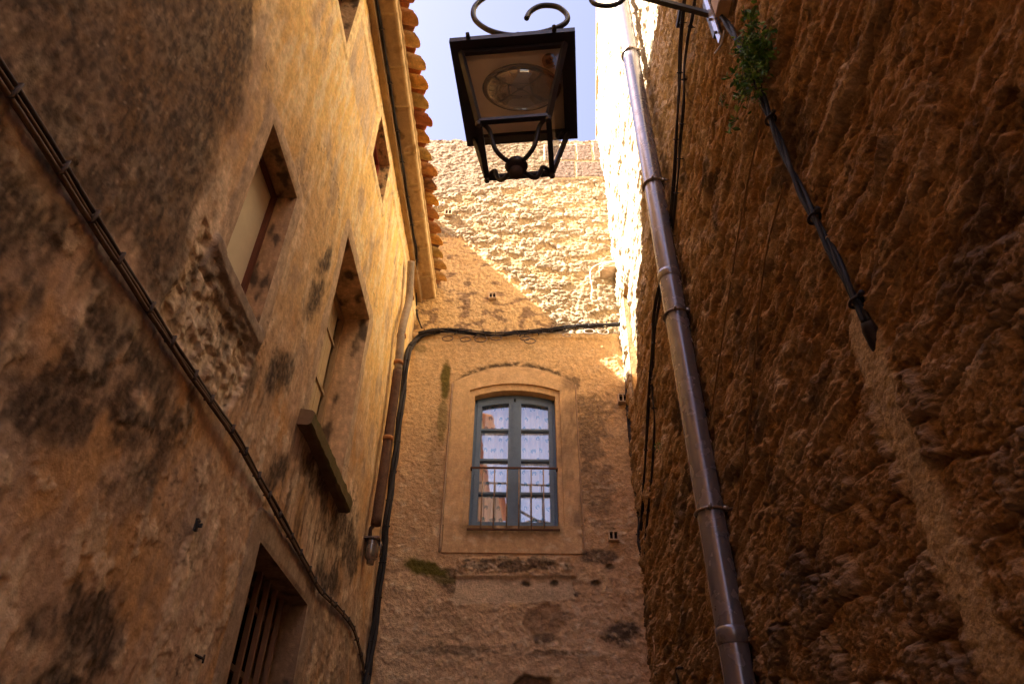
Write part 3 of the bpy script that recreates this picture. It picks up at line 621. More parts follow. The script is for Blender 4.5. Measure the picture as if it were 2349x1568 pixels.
# ------------------------------------------------------------------ right house
P_vein = wr([(2000, 760), (2035, 840), (2070, 920), (2105, 1010), (2150, 1120), (2215, 1270), (2290, 1430), (2400, 1640), (2460, 1800)])
P_s1 = wr([(2080, 760), (2140, 700), (2190, 760), (2175, 900), (2120, 960), (2085, 900)])
def xr(H): return np.interp(H, [-1.5, 1.0, 1.83, 3.9, 5.67, 6.7, 9], [.885, .885, .897, .93, .945, .905, .905])
def right_feat(Y, H):
    wy = Y+.05*fbm(Y*4, H*4, 3, 201); wh = H+.035*fbm(Y*4, H*4, 3, 202)
    return worley(wy*5.0, wh*7.5, 203)+worley(wy*13, wh*19, 204)
def right_all(Y, H):
    f1, f2, cid, g1, g2, cid2 = right_feat(Y, H)
    n1 = fbm(Y*1.8, H*2.2, 4, 205); n2 = fbm(Y*7, H*10, 4, 206); n3 = fbm(Y*24, H*30, 4, 207, .65); n4 = fbm(Y*70, H*80, 3, 208, .7)
    near = sst(1.12, .78, H+.12*n2+.1*n1)*sst(2.9, 2.2, Y+.3*n2)      # exposed stones low down, close by
    Hs = H+.24*Y; n5 = fbm(Y*130, H*150, 2, 246)
    h1 = fbm(Y*1.6+.5*n1, Hs*11+1.2*n1, 5, 231, .6); h2 = fbm(Y*5+n1, Hs*28+2*n1, 4, 232, .6)
    s1 = ridged(Y*1.2+.4*n2, Hs*11+1.2*n1, 4, 211); q3 = fbm(Y*13, Hs*36, 4, 243, .6)
    q1 = fbm(Y*1.8+.5*n1, Hs*7+1.2*n1, 6, 241, .6)
    far = .012*n1+.015*h1+.008*h2+.026*s1+.010*sst(-.03, .03, q1)+.008*sst(.24, .29, q1)+.004*q3+.0035*n3+.0030*n4+.0014*n5
    stone = sst(.02, .13+.10*cid, f2-f1)
    nr = .008*n1+stone*(.014+.026*cid)+.008*n2+.009*n3*(.5+cid)+.0062*n4+.0022*n5+.006*sst(.0, .3, g2-g1)*cid
    d = far*(1-near)+nr*near
    pits = sst(.20, .45, pn(Y*46, H*52, 209))*near*sst(.4, .7, cid); d = d-.010*pits
    hole = sst(.42, .5, pn(Y*9, H*16, 210))*(1-near); d = d-.012*hole; pits = np.maximum(pits, hole*.8)
    v = pline(Y, H, P_vein); vein = sst(.075, .045, v+.025*n2); d = d*(1-vein)+vein*(.024+.003*n3+.0015*n4+.0008*n5)
    vein2 = sst(.2, .5, fbm(Y*3, H*3.5, 3, 212))*.35; d = d*(1-vein2*.5)+vein2*.5*(.012+.004*n3)
    low = sst(1.3, .0, 0*Y)
    c = mix((.30, .155, .062), (.40, .235, .12), sst(-.4, .5, n2+.5*n3)); c = mix(c, (.46, .31, .19), sst(.1, .8, .8*h2+.4*n3+.4*n2+.3*cid-.1)*.7); c = mix(c, (.17, .085, .03), sst(.15, .6, -h1*.9-.5*h2)*.6)
    c = mix(c, (.34, .17, .06), sst(.1, .6, fbm(Y*3, H*6, 4, 213))*.5); c = mix(c, (.50, .36, .235), (sst(-.03, .03, q1)*.25+sst(.22, .28, q1)*.4)*(.6+.5*q3)); c = c*(1+.22*q3+.18*n4)[..., None]
    c = mix(c, (.26, .18, .125), sst(.3, .7, cid+.3*n2)*stone*near*.6)
    c = mix(c, (.075, .055, .05), sst(.25, .55, fbm(Y*2.6, H*3.4, 4, 214)+.15*n3)*.6)
    c = mix(c, np.array((.50, .34, .185))*(1+.1*n3+.12*n5)[..., None], vein*.9); c = mix(c, (.42, .27, .14), vein2*.45)
    c = mix(c, (.14, .075, .03), pits*.5)
    c = mix(c, (.58, .45, .31), sst(2.9, 4.0, H)*.75); c = c*np.array((.93, 1.05, 1.14))  # paler upper wall: sunlit brightness put into the colour, lifting the bounce
    return d, np.clip(c*(1+.22*n4+.16*n5)[..., None], .012, .8)  # fine relief tinted as well: crests paler, as if catching light
rh = thing('house', 'tall rough rubble-walled house along the right side, its upper wall sunlit', 'house', (.9, 2, GZ))
NI = (4.28, 4.62, 3.02, 4.12)      # blocked window niche near the far corner
ys = axis_pts(-.75, YE+.01, lambda y: .03 if y < .45 else .0032+.0022*max(0, y-.9), NI[:2]); hs = axis_pts(GZ, 8.3, lambda h: .06 if h < .15 else (.0034+.0017*max(0, h-.9) if h < 6 else .02), NI[2:])
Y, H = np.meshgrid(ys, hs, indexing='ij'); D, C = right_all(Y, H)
kf = sst(0, .015, rdist(Y, H, NI)); 
topl = np.interp(Y, [-1, 3.88, YE+.01], [8.05, 8.05, 6.72])
Hn = np.minimum(H, topl); yc = (ys[1:]+ys[:-1])/2; hc = (hs[1:]+hs[:-1])/2
keep = ~(((yc > NI[0]) & (yc < NI[1]))[:, None] & ((hc > NI[2]) & (hc < NI[3]))[None, :]) & (hc[None, :] < np.interp(yc, [-1, 3.88, YE+.01], [8.05, 8.05, 6.72])[:, None]+.02)
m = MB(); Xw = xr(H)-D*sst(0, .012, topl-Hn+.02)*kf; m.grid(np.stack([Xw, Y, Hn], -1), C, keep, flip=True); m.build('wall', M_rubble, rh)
m = MB(); y0, y1, h0, h1 = NI
T, S = np.meshgrid(np.linspace(0, 1, 60), np.linspace(0, 1, 16), indexing='ij'); nn = fbm(T*6, S*3, 4, 220)
for a, b, k in (((y0, h0), (y0, h1), 0), ((y1, h0), (y1, h1), 1), ((y0, h0), (y1, h0), 2), ((y0, h1), (y1, h1), 3)):
    yy = a[0]+(b[0]-a[0])*T; hh = a[1]+(b[1]-a[1])*T+(.25*(S) if k == 2 else 0)
    m.grid(np.stack([.925+S*.20, yy+.006*nn*(k < 2), hh+.006*nn*(k >= 2)], -1), np.clip(mix((.45, .3, .15), (.28, .18, .09), .5+nn), .02, .8))
T, S = np.meshgrid(np.linspace(y0, y1, 20), np.linspace(h0, h1, 40), indexing='ij'); m.grid(np.stack([np.full(T.shape, 1.1)+.01*fbm(T*12, S*12, 3, 222), T, S], -1), (.36, .23, .11)); m.build('blocked_niche', M_rubble, rh)
# thin tiled verge along the roof line and body of the house
m = MB()
for a, b in (((-.7, 8.06), (3.88, 8.06)), ((3.88, 8.06), (YE, 6.74))):
    m.bar((.885, a[0], a[1]), (.885, b[0], b[1]), .02, .07, (.36, .2, .11), up=(0, 0, 1)); m.bar((.89, a[0], a[1]+.028), (.89, b[0], b[1]+.028), .03, .12, (.42, .2, .1))
m.build('roof_verge', M_clay, rh, False)
m = MB(); m.box((2.4, 2.05, 3.2), (2.2, 5.58, 9.4), (.4, .28, .16)); m.build('rear_wall', M_plaster, rh, False)

# ------------------------------------------------------------------ houses behind the viewpoint (left one mirrored in the window panes; right one unseen, set back to let light in)
bh = thing('house', 'lower tan house with tiled eave, mirrored in the panes of the arched window', 'house', (-1, -5, GZ))
m = MB(); Y, H = np.meshgrid(np.linspace(-16, -.78, 120), np.linspace(0, 1, 60), indexing='ij'); tz = 6.95+(-.8-Y)*.24
nn = fbm(Y*2, H*6, 4, 301); m.grid(np.stack([-.85+.01*nn, Y, GZ+(tz-GZ)*H], -1), np.clip(mix((.5, .33, .17), (.36, .23, .12), .5+nn), .02, .8)); m.faces([(-.85, -.78, GZ), (-2.0, -.78, GZ), (-2.0, -.78, 7.0), (-.85, -.78, 6.95)], [(0, 1, 2, 3)], (.45, .3, .15)); m.build('wall', M_plaster, bh)
m = MB()
for i in range(96):
    y = -.86-i*.155; z = 7.0+(-.8-y)*.24; tile(m, y, -.64+random.uniform(-.012, .012), z, .055, .066, .5, False, (.42, .17, .07)); tile(m, y-.077, -.67, z+.05, .066, .055, .5, True, (.45, .2, .08))
m.build('roof', M_clay, bh)
bh2 = thing('house', 'tall tan house behind the viewpoint, unseen, set back on the right to let light in', 'house', (1, -5, GZ))
m = MB(); Y, H = np.meshgrid(np.linspace(-16, -.76, 90), np.linspace(GZ, 8.0, 60), indexing='ij'); nn = fbm(Y*2, H*2, 4, 302)
m.grid(np.stack([3.6+.02*nn, Y, H*.8], -1), np.clip(mix((.45, .29, .15), (.33, .2, .1), .5+nn), .02, .8), flip=True); m.build('wall', M_plaster, bh2)

# ------------------------------------------------------------------ street lantern
Lx, Ly = -.0125, 1.584; ang = RAD(-5.3); ca, sa = math.cos(ang), math.sin(ang)
lan = thing('street_lantern', 'black iron square street lantern with beige underside hanging over the lane', 'lantern', (Lx, Ly, 2.5))
RT = np.array([[ca, -sa, 0], [sa, ca, 0], [0, 0, 1]])
def lp(x, y, z): return np.array([Lx, Ly, 0])+RT@np.array([x, y, z])
BK = (.016, .013, .014); ZP, ZR = 2.5, 2.14
m = MB(); a = .2375
for sx, sy in ((-1, 0), (1, 0), (0, -1), (0, 1)):      # broad rim
    if sx: m.box(lp(sx*(a-.022), 0, ZP+.012), (.044, 2*a, .026), BK, rot=RT)
    else: m.box(lp(0, sy*(a-.022), ZP+.0125), (2*a-.088, .044, .025), BK, rot=RT)
for sx, sy in ((-1, 0), (1, 0), (0, -1), (0, 1)):
    if sx: m.box(lp(sx*(.192), 0, ZP-.008), (.016, .40, .022), BK, rot=RT)
    else: m.box(lp(0, sy*(.192), ZP-.0085), (.368, .016, .021), BK, rot=RT)
P = [lp(sx*a, sy*a, ZP+.026) for sx, sy in ((-1, -1), (1, -1), (1, 1), (-1, 1))]+[lp(sx*.09, sy*.09, ZP+.25) for sx, sy in ((-1, -1), (1, -1), (1, 1), (-1, 1))]+[lp(sx*.03, sy*.03, ZP+.40) for sx, sy in ((-1, -1), (1, -1), (1, 1), (-1, 1))]
m.faces(P, [(0, 1, 5, 4), (1, 2, 6, 5), (2, 3, 7, 6), (3, 0, 4, 7), (4, 5, 9, 8), (5, 6, 10, 9), (6, 7, 11, 10), (7, 4, 8, 11), (8, 9, 10, 11)], BK)
cap = m.build('hood', M_iron, lan, False)
m = MB()
for (x, y) in ((-.165, -.243), (.16, -.243)): m = MB(); m.tube([lp(x, y+.006, ZP+.012), lp(x, y-.016, ZP+.012)], [.009, .007], (.06, .045, .035), seg=10); m.build('screw', M_rust, cap)
m = MB(); m.box(lp(0, 0, ZP+.005), (.37, .37, .004), (.80, .70, .58), rot=RT); m.build('reflector_panel', M_panel, lan, False)
b0 = .198; b1 = .125
for sx, sy in ((-1, -1), (1, -1), (1, 1), (-1, 1)):
    m = MB(); m.bar(lp(sx*b0, sy*b0, ZP-.01), lp(sx*b1, sy*b1, ZR), .020, .016, BK, up=lp(sx, sy, 0)-lp(0, 0, 0)); m.build('corner_bar', M_iron, lan, False)
m = MB()
for k in range(4):
    c = [(-b1, -b1), (b1, -b1), (b1, b1), (-b1, b1)]; p, q = c[k], c[(k+1) % 4]; m.bar(lp(*p, ZR), lp(*q, ZR), .020, .016, BK)
for sx, sy in ((-1, -1), (1, -1), (1, 1), (-1, 1)):
    m.lathe([(0, -.022), (.009, -.020), (.012, -.010), (.009, .0), (0, .004)], lp(sx*b1, sy*b1, ZR-.004), (.03, .022, .018), 12)
m.build('bottom_ring', M_iron, lan, False)
for k in range(4):
    c = [(-1, -1), (1, -1), (1, 1), (-1, 1)]; p, q = c[k], c[(k+1) % 4]; e = .93
    m = MB(); m.faces([lp(p[0]*b1*e, p[1]*b1*e, ZR+.01), lp(q[0]*b1*e, q[1]*b1*e, ZR+.01), lp(q[0]*b0*e, q[1]*b0*e, ZP-.02), lp(p[0]*b0*e, p[1]*b0*e, ZP-.02)], [(0, 1, 2, 3)]); m.build('glass_pane', M_lglass, lan, False)
m = MB(); c0 = lp(.02, -.03, ZP-.02)
m.lathe([(.152, .012), (.156, .0), (.150, -.006), (.140, -.002)], c0, (.05, .035, .025), 40, 1, .66); bz = m.build('lamp_housing', M_iron, lan)
m = MB(); m.lathe([(.142*math.sin(t), -.055*math.cos(t)) for t in np.linspace(.02, 1.45, 14)], c0, (.055, .042, .03), 40, 1, .66); m.build('lens', glass('lens_glass', .34, (.30, .28, .25)), bz)
m = MB(); m.lathe([(.14, .010), (.11, .004), (.07, .001), (0, .0)], c0, (.10, .085, .07), 9, 1, .66); m.build('reflector', M_zinc, bz, False)
m = MB(); m.box(c0+np.array([-.105, .0, -.006]), (.03, .06, .02), (.012, .01, .01)); m.build('lamp_holder', M_iron, bz, False)
m = MB(); m.tube([c0+np.array([-.08, 0, -.012]), c0+np.array([-.02, 0, -.014]), c0+np.array([.06, 0, -.012])], [.010, .022, .016], (.35, .32, .27), seg=14); m.build('bulb', M_lens, bz)
m = MB(); c1 = lp(.135, -.13, ZP-.004); m.lathe([(0, -.004), (.014, -.004), (.016, -.012), (.026, -.012), (.028, .004)], c1, (.16, .11, .07), 20); m.build('cable_gland', M_rust, lan)
m = MB(); m.lathe([(0, -.0045), (.013, -.0045)], c1, (.01, .008, .006), 20); m.build('socket_disc', M_dark, lan)  # flat near-black disc, coloured like the shade inside a socket
def smooth_pts(pts, n=10):
    P = np.asarray(pts, float); Q = np.vstack([2*P[0]-P[1], P, 2*P[-1]-P[-2]]); out = []
    for i in range(1, len(Q)-2):
        for t in np.linspace(0, 1, n, endpoint=False):
            a, b, c, d = Q[i-1], Q[i], Q[i+1], Q[i+2]; out.append(.5*((2*b)+(-a+c)*t+(2*a-5*b+4*c-d)*t*t+(-a+3*b-3*c+d)*t**3))
    out.append(Q[-2]); return np.array(out)
for sx, sy in ((-1, -1), (1, -1), (1, 1), (-1, 1)):
    pr = [(.172, ZR-.006), (.150, ZR+.004), (.128, ZR-.006), (.115, ZR-.045), (.100, ZR-.085), (.075, ZR-.105), (.045, ZR-.108), (.022, ZR-.10)]
    m = MB(); m.tube(smooth_pts([lp(sx*r/1.414, sy*r/1.414, z) for r, z in pr]), .0085, BK, seg=10); m.build('scroll_bar', M_iron, lan)
zf = ZR-.104
m = MB(); m.lathe([(.018, .02), (.034, .016), (.042, .0), (.034, -.014), (.018, -.018)], lp(0, 0, zf), BK, 28); fin = m.build('finial', M_iron, lan)
m = MB(); m.lathe([(.012, 0), (.014, -.012), (.023, -.022), (.026, -.036), (.020, -.05), (.008, -.057), (0, -.058)], lp(0, 0, zf), (.055, .036, .026), 24); m.build('knob', M_rust, fin)
# bracket
br = thing('lantern_bracket', 'black wrought-iron scroll arm carrying the street lantern from the right wall', 'bracket', (.88, 1.588, 3.15))
YB = 1.586
sp = [(1207, 44), (1216, 28), (1235, 16), (1257, 13), (1282, 18), (1301, 36), (1296, 54), (1262, 70), (1215, 80), (1165, 81), (1118, 68), (1088, 42), (1092, 12), (1130, -14), (1200, -36), (1300, -50), (1420, -40)]
m = MB(); m.tube(smooth_pts([onY(x, y, YB) for x, y in sp], 12), np.concatenate([[.008], np.full(16*12, .0125)]), BK, seg=12); m.build('scroll', M_iron, br)
m = MB(); m.bar(onY(1652, 40, YB), onY(1150, -92, YB), .026, .022, BK, up=(0, 1, 0)); arm = m.build('arm', M_iron, br, False)
sp = [(1370, -18), (1355, -6), (1362, 8), (1385, 14), (1412, 11), (1432, -4), (1430, -25), (1480, -60)]
m = MB(); m.tube(smooth_pts([onY(x, y, YB) for x, y in sp], 10), .011, BK, seg=10); m.build('scroll', M_iron, br)
c = onY(1650, 38, YB); m = MB(); m.box((.868, YB, c[2]), (.022, .05, .30), BK); m.build('wall_plate', M_iron, br, False)
m = MB(); m.tube([lp(0, 0, 2.88), lp(0, 0, onY(1190, 80, YB)[2])], .012, BK); m.build('hanger', M_iron, br)

# ------------------------------------------------------------------ downpipes
def clampring(m, c, r, col, wd=.008):
    m.tube([(c[0]+r*math.cos(t), c[1]+r*math.sin(t), c[2]+.0) for t in np.linspace(0, 2*math.pi, 36, endpoint=False)], wd, col, seg=8, closed=True, flat=.7)
PX, PY, PR = .812, 2.735, .058
dp = thing('downpipe', 'grey zinc downpipe running full height up the rough right wall', 'downpipe', (PX, PY, GZ)); ZC = (.22, .205, .23)
zj = [onX(x, y, PX)[2] for x, y in ((1465, 215), (1508, 625-190), (1535, 625), (1605, 960), (1690, 1450))]
m = MB(); m.tube([(PX, PY+.002*math.sin(z*2), z) for z in np.linspace(GZ+.1, 8.0, 60)], PR, ZC, seg=48); dpp = m.build('pipe', M_zinc, dp)
def zpipe(y): return onX(1425+.182*y, y, PX)[2]
for q in (625, 1450):
    z = zpipe(q); m = MB(); pr_ = [(PR, .03), (PR+.004, .028), (PR+.0045, .01), (PR+.004, -.03), (PR, -.033)]; m.lathe(pr_, (PX, PY, z), ZC, 48); m.build('sleeve', M_zinc, dp)
for q in (125, 420, 715, 1165):
    z = zpipe(q); m = MB(); clampring(m, (PX, PY, z), PR+.006, (.28, .22, .18)); m.box((PX-.02, PY-PR-.012, z), (.012, .02, .02), (.25, .2, .17)); m.tube([(PX+.045, PY-.045, z-.004), (.89, PY-.06, z-.004)], .006, (.2, .16, .14)); m.box((PX+.05, PY-.05, z), (.02, .02, .016), (.25, .2, .16)); m.build('clamp', M_zinc, dp)
ldp = thing('downpipe', 'slim brown downpipe with rusty joints low in the left far corner', 'downpipe', (-.88, 4.1, 1.7))
pp = [onX(x, y, -.885) for x, y in ((943, 600), (941, 650), (938, 690), (930, 722), (921, 765), (913, 850))]
m = MB(); m.tube(smooth_pts(pp, 8), .030, (.27, .205, .14), seg=20); m.build('upper_pipe', M_cable, ldp)
pp2 = [onX(x, y, -.885) for x, y in ((912, 850), (900, 940), (880, 1080), (862, 1203))]
m = MB(); m.tube(smooth_pts(pp2, 8), .033, (.10, .048, .025), seg=20); m.build('lower_pipe', M_rust, ldp)
for (x, y) in ((940, 682), (921, 770), (914, 832), (890, 1005)):
    c = onX(x, y, -.885); m = MB(); m.tube([c+np.array([0, 0, -.012]), c+np.array([0, 0, .012])], .0355, (.36, .15, .05), seg=20); m.build('joint', M_rust, ldp)
hp = thing('rain_hopper', 'small grey metal hopper box in the corner under the brown downpipe', 'hopper')
c = onX(853, 1262, -.90); hp.location = c
m = MB(); m.lathe([(.040, .055), (.040, .0), (.038, -.045), (.024, -.062), (.022, -.085), (.0, -.085)], c, (.30, .24, .18), 20, 1, 1.3); m.build('bowl', M_zinc, hp)
m = MB(); m.box(c+np.array([0, 0, .062]), (.10, .135, .012), (.2, .15, .12)); m.build('rim', M_zinc, hp, False)
m = MB(); m.tube([c+np.array([.045, .0, .06]), c+np.array([.05, .03, .0]), c+np.array([.045, .05, -.02])], .006, (.2, .16, .13)); m.build('strap', M_zinc, hp)
m = MB(); m.tube(smooth_pts([onX(858, 1203, -.9), onX(850, 1215, -.915), onX(849, 1245, -.915)]), .012, (.08, .045, .03)); m.build('spout', M_rust, hp)

# ------------------------------------------------------------------ cables
CK = (.022, .017, .017)
def cable_run(name, label, pts, offs, r, col, clips=(), clipcol=None, twist=0, grp=None, clr=.004, cat='cable', wav=.25):
    P = smooth_pts(pts, 10); t = thing(name, label, cat, tuple(P[0]), grp); T = np.gradient(P, axis=0); T /= np.linalg.norm(T, axis=1)[:, None]
    L = np.concatenate([[0], np.cumsum(np.linalg.norm(np.diff(P, axis=0), axis=1))])
    for k, (du, dv, rr) in enumerate(offs):
        u = np.cross(T, np.array([.3, .5, .81])); u /= np.linalg.norm(u, axis=1)[:, None]; v = np.cross(T, u)
        a = L*twist; q = P+(u*(du*np.cos(a)-dv*np.sin(a))[:, None]+v*(du*np.sin(a)+dv*np.cos(a))[:, None]); q = q+wav*r*np.stack([fbm(L*5, L*0+k*7+i*3, 3, 400+k) for i in range(3)], 1)
        m = MB(); m.tube(q, r*rr, col, seg=8); m.build('strand', M_cable, t)
    return t, P, L, T
def add_clips(t, P, L, T, step, R_, col, name='tie', start=.05):
    s_ = start
    while s_ < L[-1]:
        i = min(len(P)-1, int(np.searchsorted(L, s_))); u = np.cross(T[i], [.3, .5, .81]); u /= np.linalg.norm(u); v = np.cross(T[i], u)
        m = MB(); m.tube([P[i]+R_*(math.cos(a)*u+math.sin(a)*v) for a in np.linspace(0, 2*math.pi, 14, endpoint=False)], .0032, col, seg=6, closed=True); m.tube([P[i]+u*R_, P[i]+u*(R_+.012)], .003, col, seg=6)
        m.build(name, M_cable, t); s_ += step*random.uniform(.8, 1.2)
# three cables along the left wall
pts = [onX(x, y, XL+.016) for x, y in ((-60, 92), (0, 167), (100, 320), (200, 480), (300, 640), (400, 795), (480, 915), (540, 1000), (590, 1090), (650, 1200), (700, 1290), (735, 1352), (775, 1393), (805, 1430), (818, 1462), (830, 1510), (838, 1560))]
P = smooth_pts(pts, 10); t = thing('cable_bundle', 'three brown cables clipped in a long line across the left wall', 'cable', tuple(P[0])); L = np.concatenate([[0], np.cumsum(np.linalg.norm(np.diff(P, axis=0), axis=1))])
for k in (-1, 0, 1):
    q = P.copy(); sp_ = np.interp(P[:, 1], [.5, 1.2, 2.0, 4.5], [.017, .011, .009, .006]); q[:, 2] += k*sp_+.002*fbm(L*4, L*0+k*9, 3, 411)+.01*(k == 1)*sst(.4, .0, np.abs(P[:, 1]-2.6)); q[:, 0] += .003*fbm(L*4, L*0+k*5, 3, 412)
    m = MB(); m.tube(q, .0062 if k else .005, (.13, .075, .04) if k < 1 else (.055, .036, .026), seg=8); m.build('strand', M_cable, t)
s_ = .1
while s_ < L[-1]:
    i = int(np.searchsorted(L, s_)); sp_ = np.interp(P[i, 1], [.5, 1.2, 2.0, 4.5], [.017, .011, .009, .006])
    m = MB(); m.box(P[i]+np.array([.006, 0, 0]), (.014, .004, 2*sp_+.014), (.07, .045, .03)); m.box(P[i]+np.array([-.006, 0, 0]), (.02, .006, .008), (.05, .035, .03)); m.build('clip', M_cable, t); s_ += .155*random.uniform(.8, 1.2)
# corner bundle, string course bundle, cornice cable
t, P, L, T = cable_run('cable_bundle', 'thick black cable bundle falling down the left far corner', [onY(x, y, YE-.05) for x, y in ((1010, 757), (975, 765), (952, 782))]+[onX(x, y, XL+.035) for x, y in ((938, 805), (931, 840), (927, 880), (918, 950), (905, 1060), (890, 1170), (877, 1290), (867, 1370), (857, 1450), (847, 1520), (837, 1580), (816, 1700))], ((.013, 0, 1), (-.007, .011, 1), (-.007, -.011, 1.1)), .0135, CK, twist=5)
add_clips(t, P, L, T, .24, .023, (.02, .016, .014))
led = [(960, 765), (1000, 757), (1060, 760), (1130, 766), (1200, 762), (1260, 757), (1320, 750), (1380, 746), (1440, 741)]
t, P, L, T = cable_run('cable_bundle', 'tangled black cables lying along the string course above the arched window', [onY(x, y, YE-.045) for x, y in led], ((.0, .010, 1), (.008, -.008, 1), (-.010, .0, .8), (.004, .020, .6), (-.004, -.020, .6), (.016, .012, .6), (-.016, .01, .5)), .0075, CK, twist=3.5, wav=1.4)
add_clips(t, P, L, T, .10, .02, (.03, .02, .016))
for (x, y, r_) in ((1027, 772, .036), (1068, 774, .034), (1103, 774, .04), (1138, 771, .036), (1216, 778, .036), (1205, 772, .03), (1352, 756, .034), (1384, 757, .036), (1300, 764, .026)):
    c = onY(x, y+4, YE-.075); tl = random.uniform(-.4, .4); m = MB()
    r_ *= 1.15; m.tube([c+np.array([r_*math.cos(a)*1.15, .012*math.sin(a+tl), r_*.85*math.sin(a)]) for a in np.linspace(0, 2*math.pi, 26, endpoint=False)], .0046, (.11, .08, .06) if x < 1300 else (.3, .25, .2), seg=6, closed=True); m.build('coil', M_cable, t)
for k in range(46):
    i = random.randrange(5, len(P)-5); d = np.array([random.uniform(-.03, .03), random.uniform(-.02, 0), random.uniform(-.05, .035)]); m = MB(); m.tube([P[i], P[i]+d*.6+np.array([.012, 0, 0]), P[i]+d*1.1], .0046, CK, seg=6); m.build('loose_end', M_cable, t)
cp = [np.array([XL+.060, onX(x, y, XL+.06)[1], 4.258]) for x, y in ((848, -60), (861, 0), (871, 50), (888, 164), (903, 270), (920, 346), (930, 410), (938, 480), (946, 560), (951, 620))]+[onY(x, y, YE-.03) for x, y in ((955, 690), (957, 722), (968, 752))]
t, P, L, T = cable_run('cable', 'black cable following the underside of the left stone cornice', cp, ((.004, 0, 1), (-.004, .002, 1)), .0062, CK, twist=8)
add_clips(t, P, L, T, .33, .013, (.1, .07, .05))
# right corner bundle and the pair on the right wall
t, P, L, T = cable_run('cable_bundle', 'black cables with a looped end hanging in the right far corner', [onY(x, y, YE-.05) for x, y in ((1428, 742), (1436, 790), (1437, 850), (1438, 910), (1443, 970), (1450, 1050), (1460, 1130), (1466, 1190), (1464, 1225), (1468, 1255), (1476, 1272), (1470, 1262), (1464, 1240))], ((.006, 0, 1), (-.008, .004, .9), (.002, -.010, .7)), .0065, CK, twist=4)
add_clips(t, P, L, T, .18, .014, CK)
t, P, L, T = cable_run('cable', 'black cable behind the zinc downpipe, the one nearer the lane end', [onX(x, y, .872) for x, y in ((1580, -90), (1570, 0), (1562, 90), (1558, 200), (1552, 300), (1547, 400), (1538, 500), (1522, 620), (1503, 700), (1496, 790), (1490, 880), (1484, 990), (1478, 1090), (1473, 1180), (1470, 1215))], ((.0, .005, 1), (.0, -.005, 1)), .0065, CK, twist=4)
add_clips(t, P, L, T, .3, .013, CK)
a = onX(1563, 22, .868); b = onX(1556, 62, .868); m = MB(); m.bar(a, b, .032, .026, (.018, .014, .013), up=(1, 0, 0)); m.build('splice_box', M_cable, t, False)
t, P, L, T = cable_run('cable', 'black cable behind the zinc downpipe, the one nearer the pipe', [onX(x, y, .872) for x, y in ((1600, -60), (1590, 30), (1578, 90), (1570, 160), (1568, 240), (1560, 330), (1554, 420), (1540, 540), (1520, 650), (1505, 740), (1498, 830), (1497, 900), (1501, 960), (1499, 1030), (1492, 1120), (1484, 1200), (1478, 1268))], ((.0, .004, 1), (.0, -.004, .8)), .0055, CK, twist=6)
add_clips(t, P, L, T, .22, .012, CK)
# heavy twisted cable
hv = [(1640, 15), (1664, 48), (1690, 92), (1716, 145), (1742, 205), (1768, 275), (1798, 350), (1834, 430), (1868, 500), (1905, 570), (1938, 635), (1968, 698), (1988, 738)]
t, P, L, T = cable_run('power_cable', 'thick twisted black power cable running down the near right wall into mortar', [onX(x, y, .853) for x, y in hv], ((.0068, 0, 1), (-.0068, 0, 1), (0, .006, .7)), .0070, (.010, .010, .012), twist=11)
for (x, y) in ((1768, 275), (1868, 500), (1966, 694)):
    i = int(np.argmin([np.linalg.norm(p-onX(x, y, .853)) for p in P])); u = np.cross(T[i], [1, 0, 0]); u /= np.linalg.norm(u); m = MB()
    m.tube([P[i]+.020*math.cos(a)*u+.016*math.sin(a)*np.array([1, 0, 0]) for a in np.linspace(0, 2*math.pi, 20, endpoint=False)], .0045, CK, seg=8, closed=True); m.tube([P[i]+u*.018, P[i]+u*.036], .0075, CK); m.build('clamp', M_cable, t)
a = onX(1988, 738, .853); b = onX(2030, 832, .885); m = MB(); d = b-a; m.tube([a, a+d*.12, a+d*.2, a+d*.55, a+d], [.015, .017, .019, .017, .010], (.02, .017, .02), seg=20); m.build('gland', M_cable, t)
# thin white wires
m = MB(); m.tube(smooth_pts([onY(x, y, YE-.08) for x, y in ((1452, 570), (1430, 590), (1400, 600), (1370, 607), (1356, 618), (1354, 635), (1358, 660), (1356, 688))]), .0045, (.62, .55, .45), seg=8); tag(m.build('wire', M_cable), 'pale wire drooping from the projecting stone on the sunlit rubble wall', 'wire')
m = MB(); m.tube(smooth_pts([onY(x, y, YE-.04) for x, y in ((1500, 1568), (1501, 1600), (1503, 1640), (1500, 1568))][:3]+[onY(1498, 1540, YE-.04)]), .003, (.6, .5, .4), seg=6)
m = MB(); m.tube(smooth_pts([onX(x, y, .862) for x, y in ((1498, 1458), (1501, 1490), (1499, 1530), (1502, 1575), (1500, 1640))]), .003, (.6, .5, .4), seg=6); tag(m.build('wire', M_cable), 'thin white wire down the foot of the right wall by the far corner', 'wire')

for lab, q in (('thin tan wire down the rough right wall just right of the zinc downpipe', ((1752, 250), (1715, 420), (1690, 560), (1666, 720), (1642, 880), (1622, 1010))), ('thin tan wire down the rough right wall between the twisted power cable and the downpipe', ((1800, 420), (1762, 560), (1742, 700), (1728, 860), (1712, 1000), (1692, 1180)))):
    m = MB(); m.tube(smooth_pts([onX(x, y, .858) for x, y in q]), .0035, (.20, .12, .06), seg=6); tag(m.build('wire', M_cable), lab, 'wire')

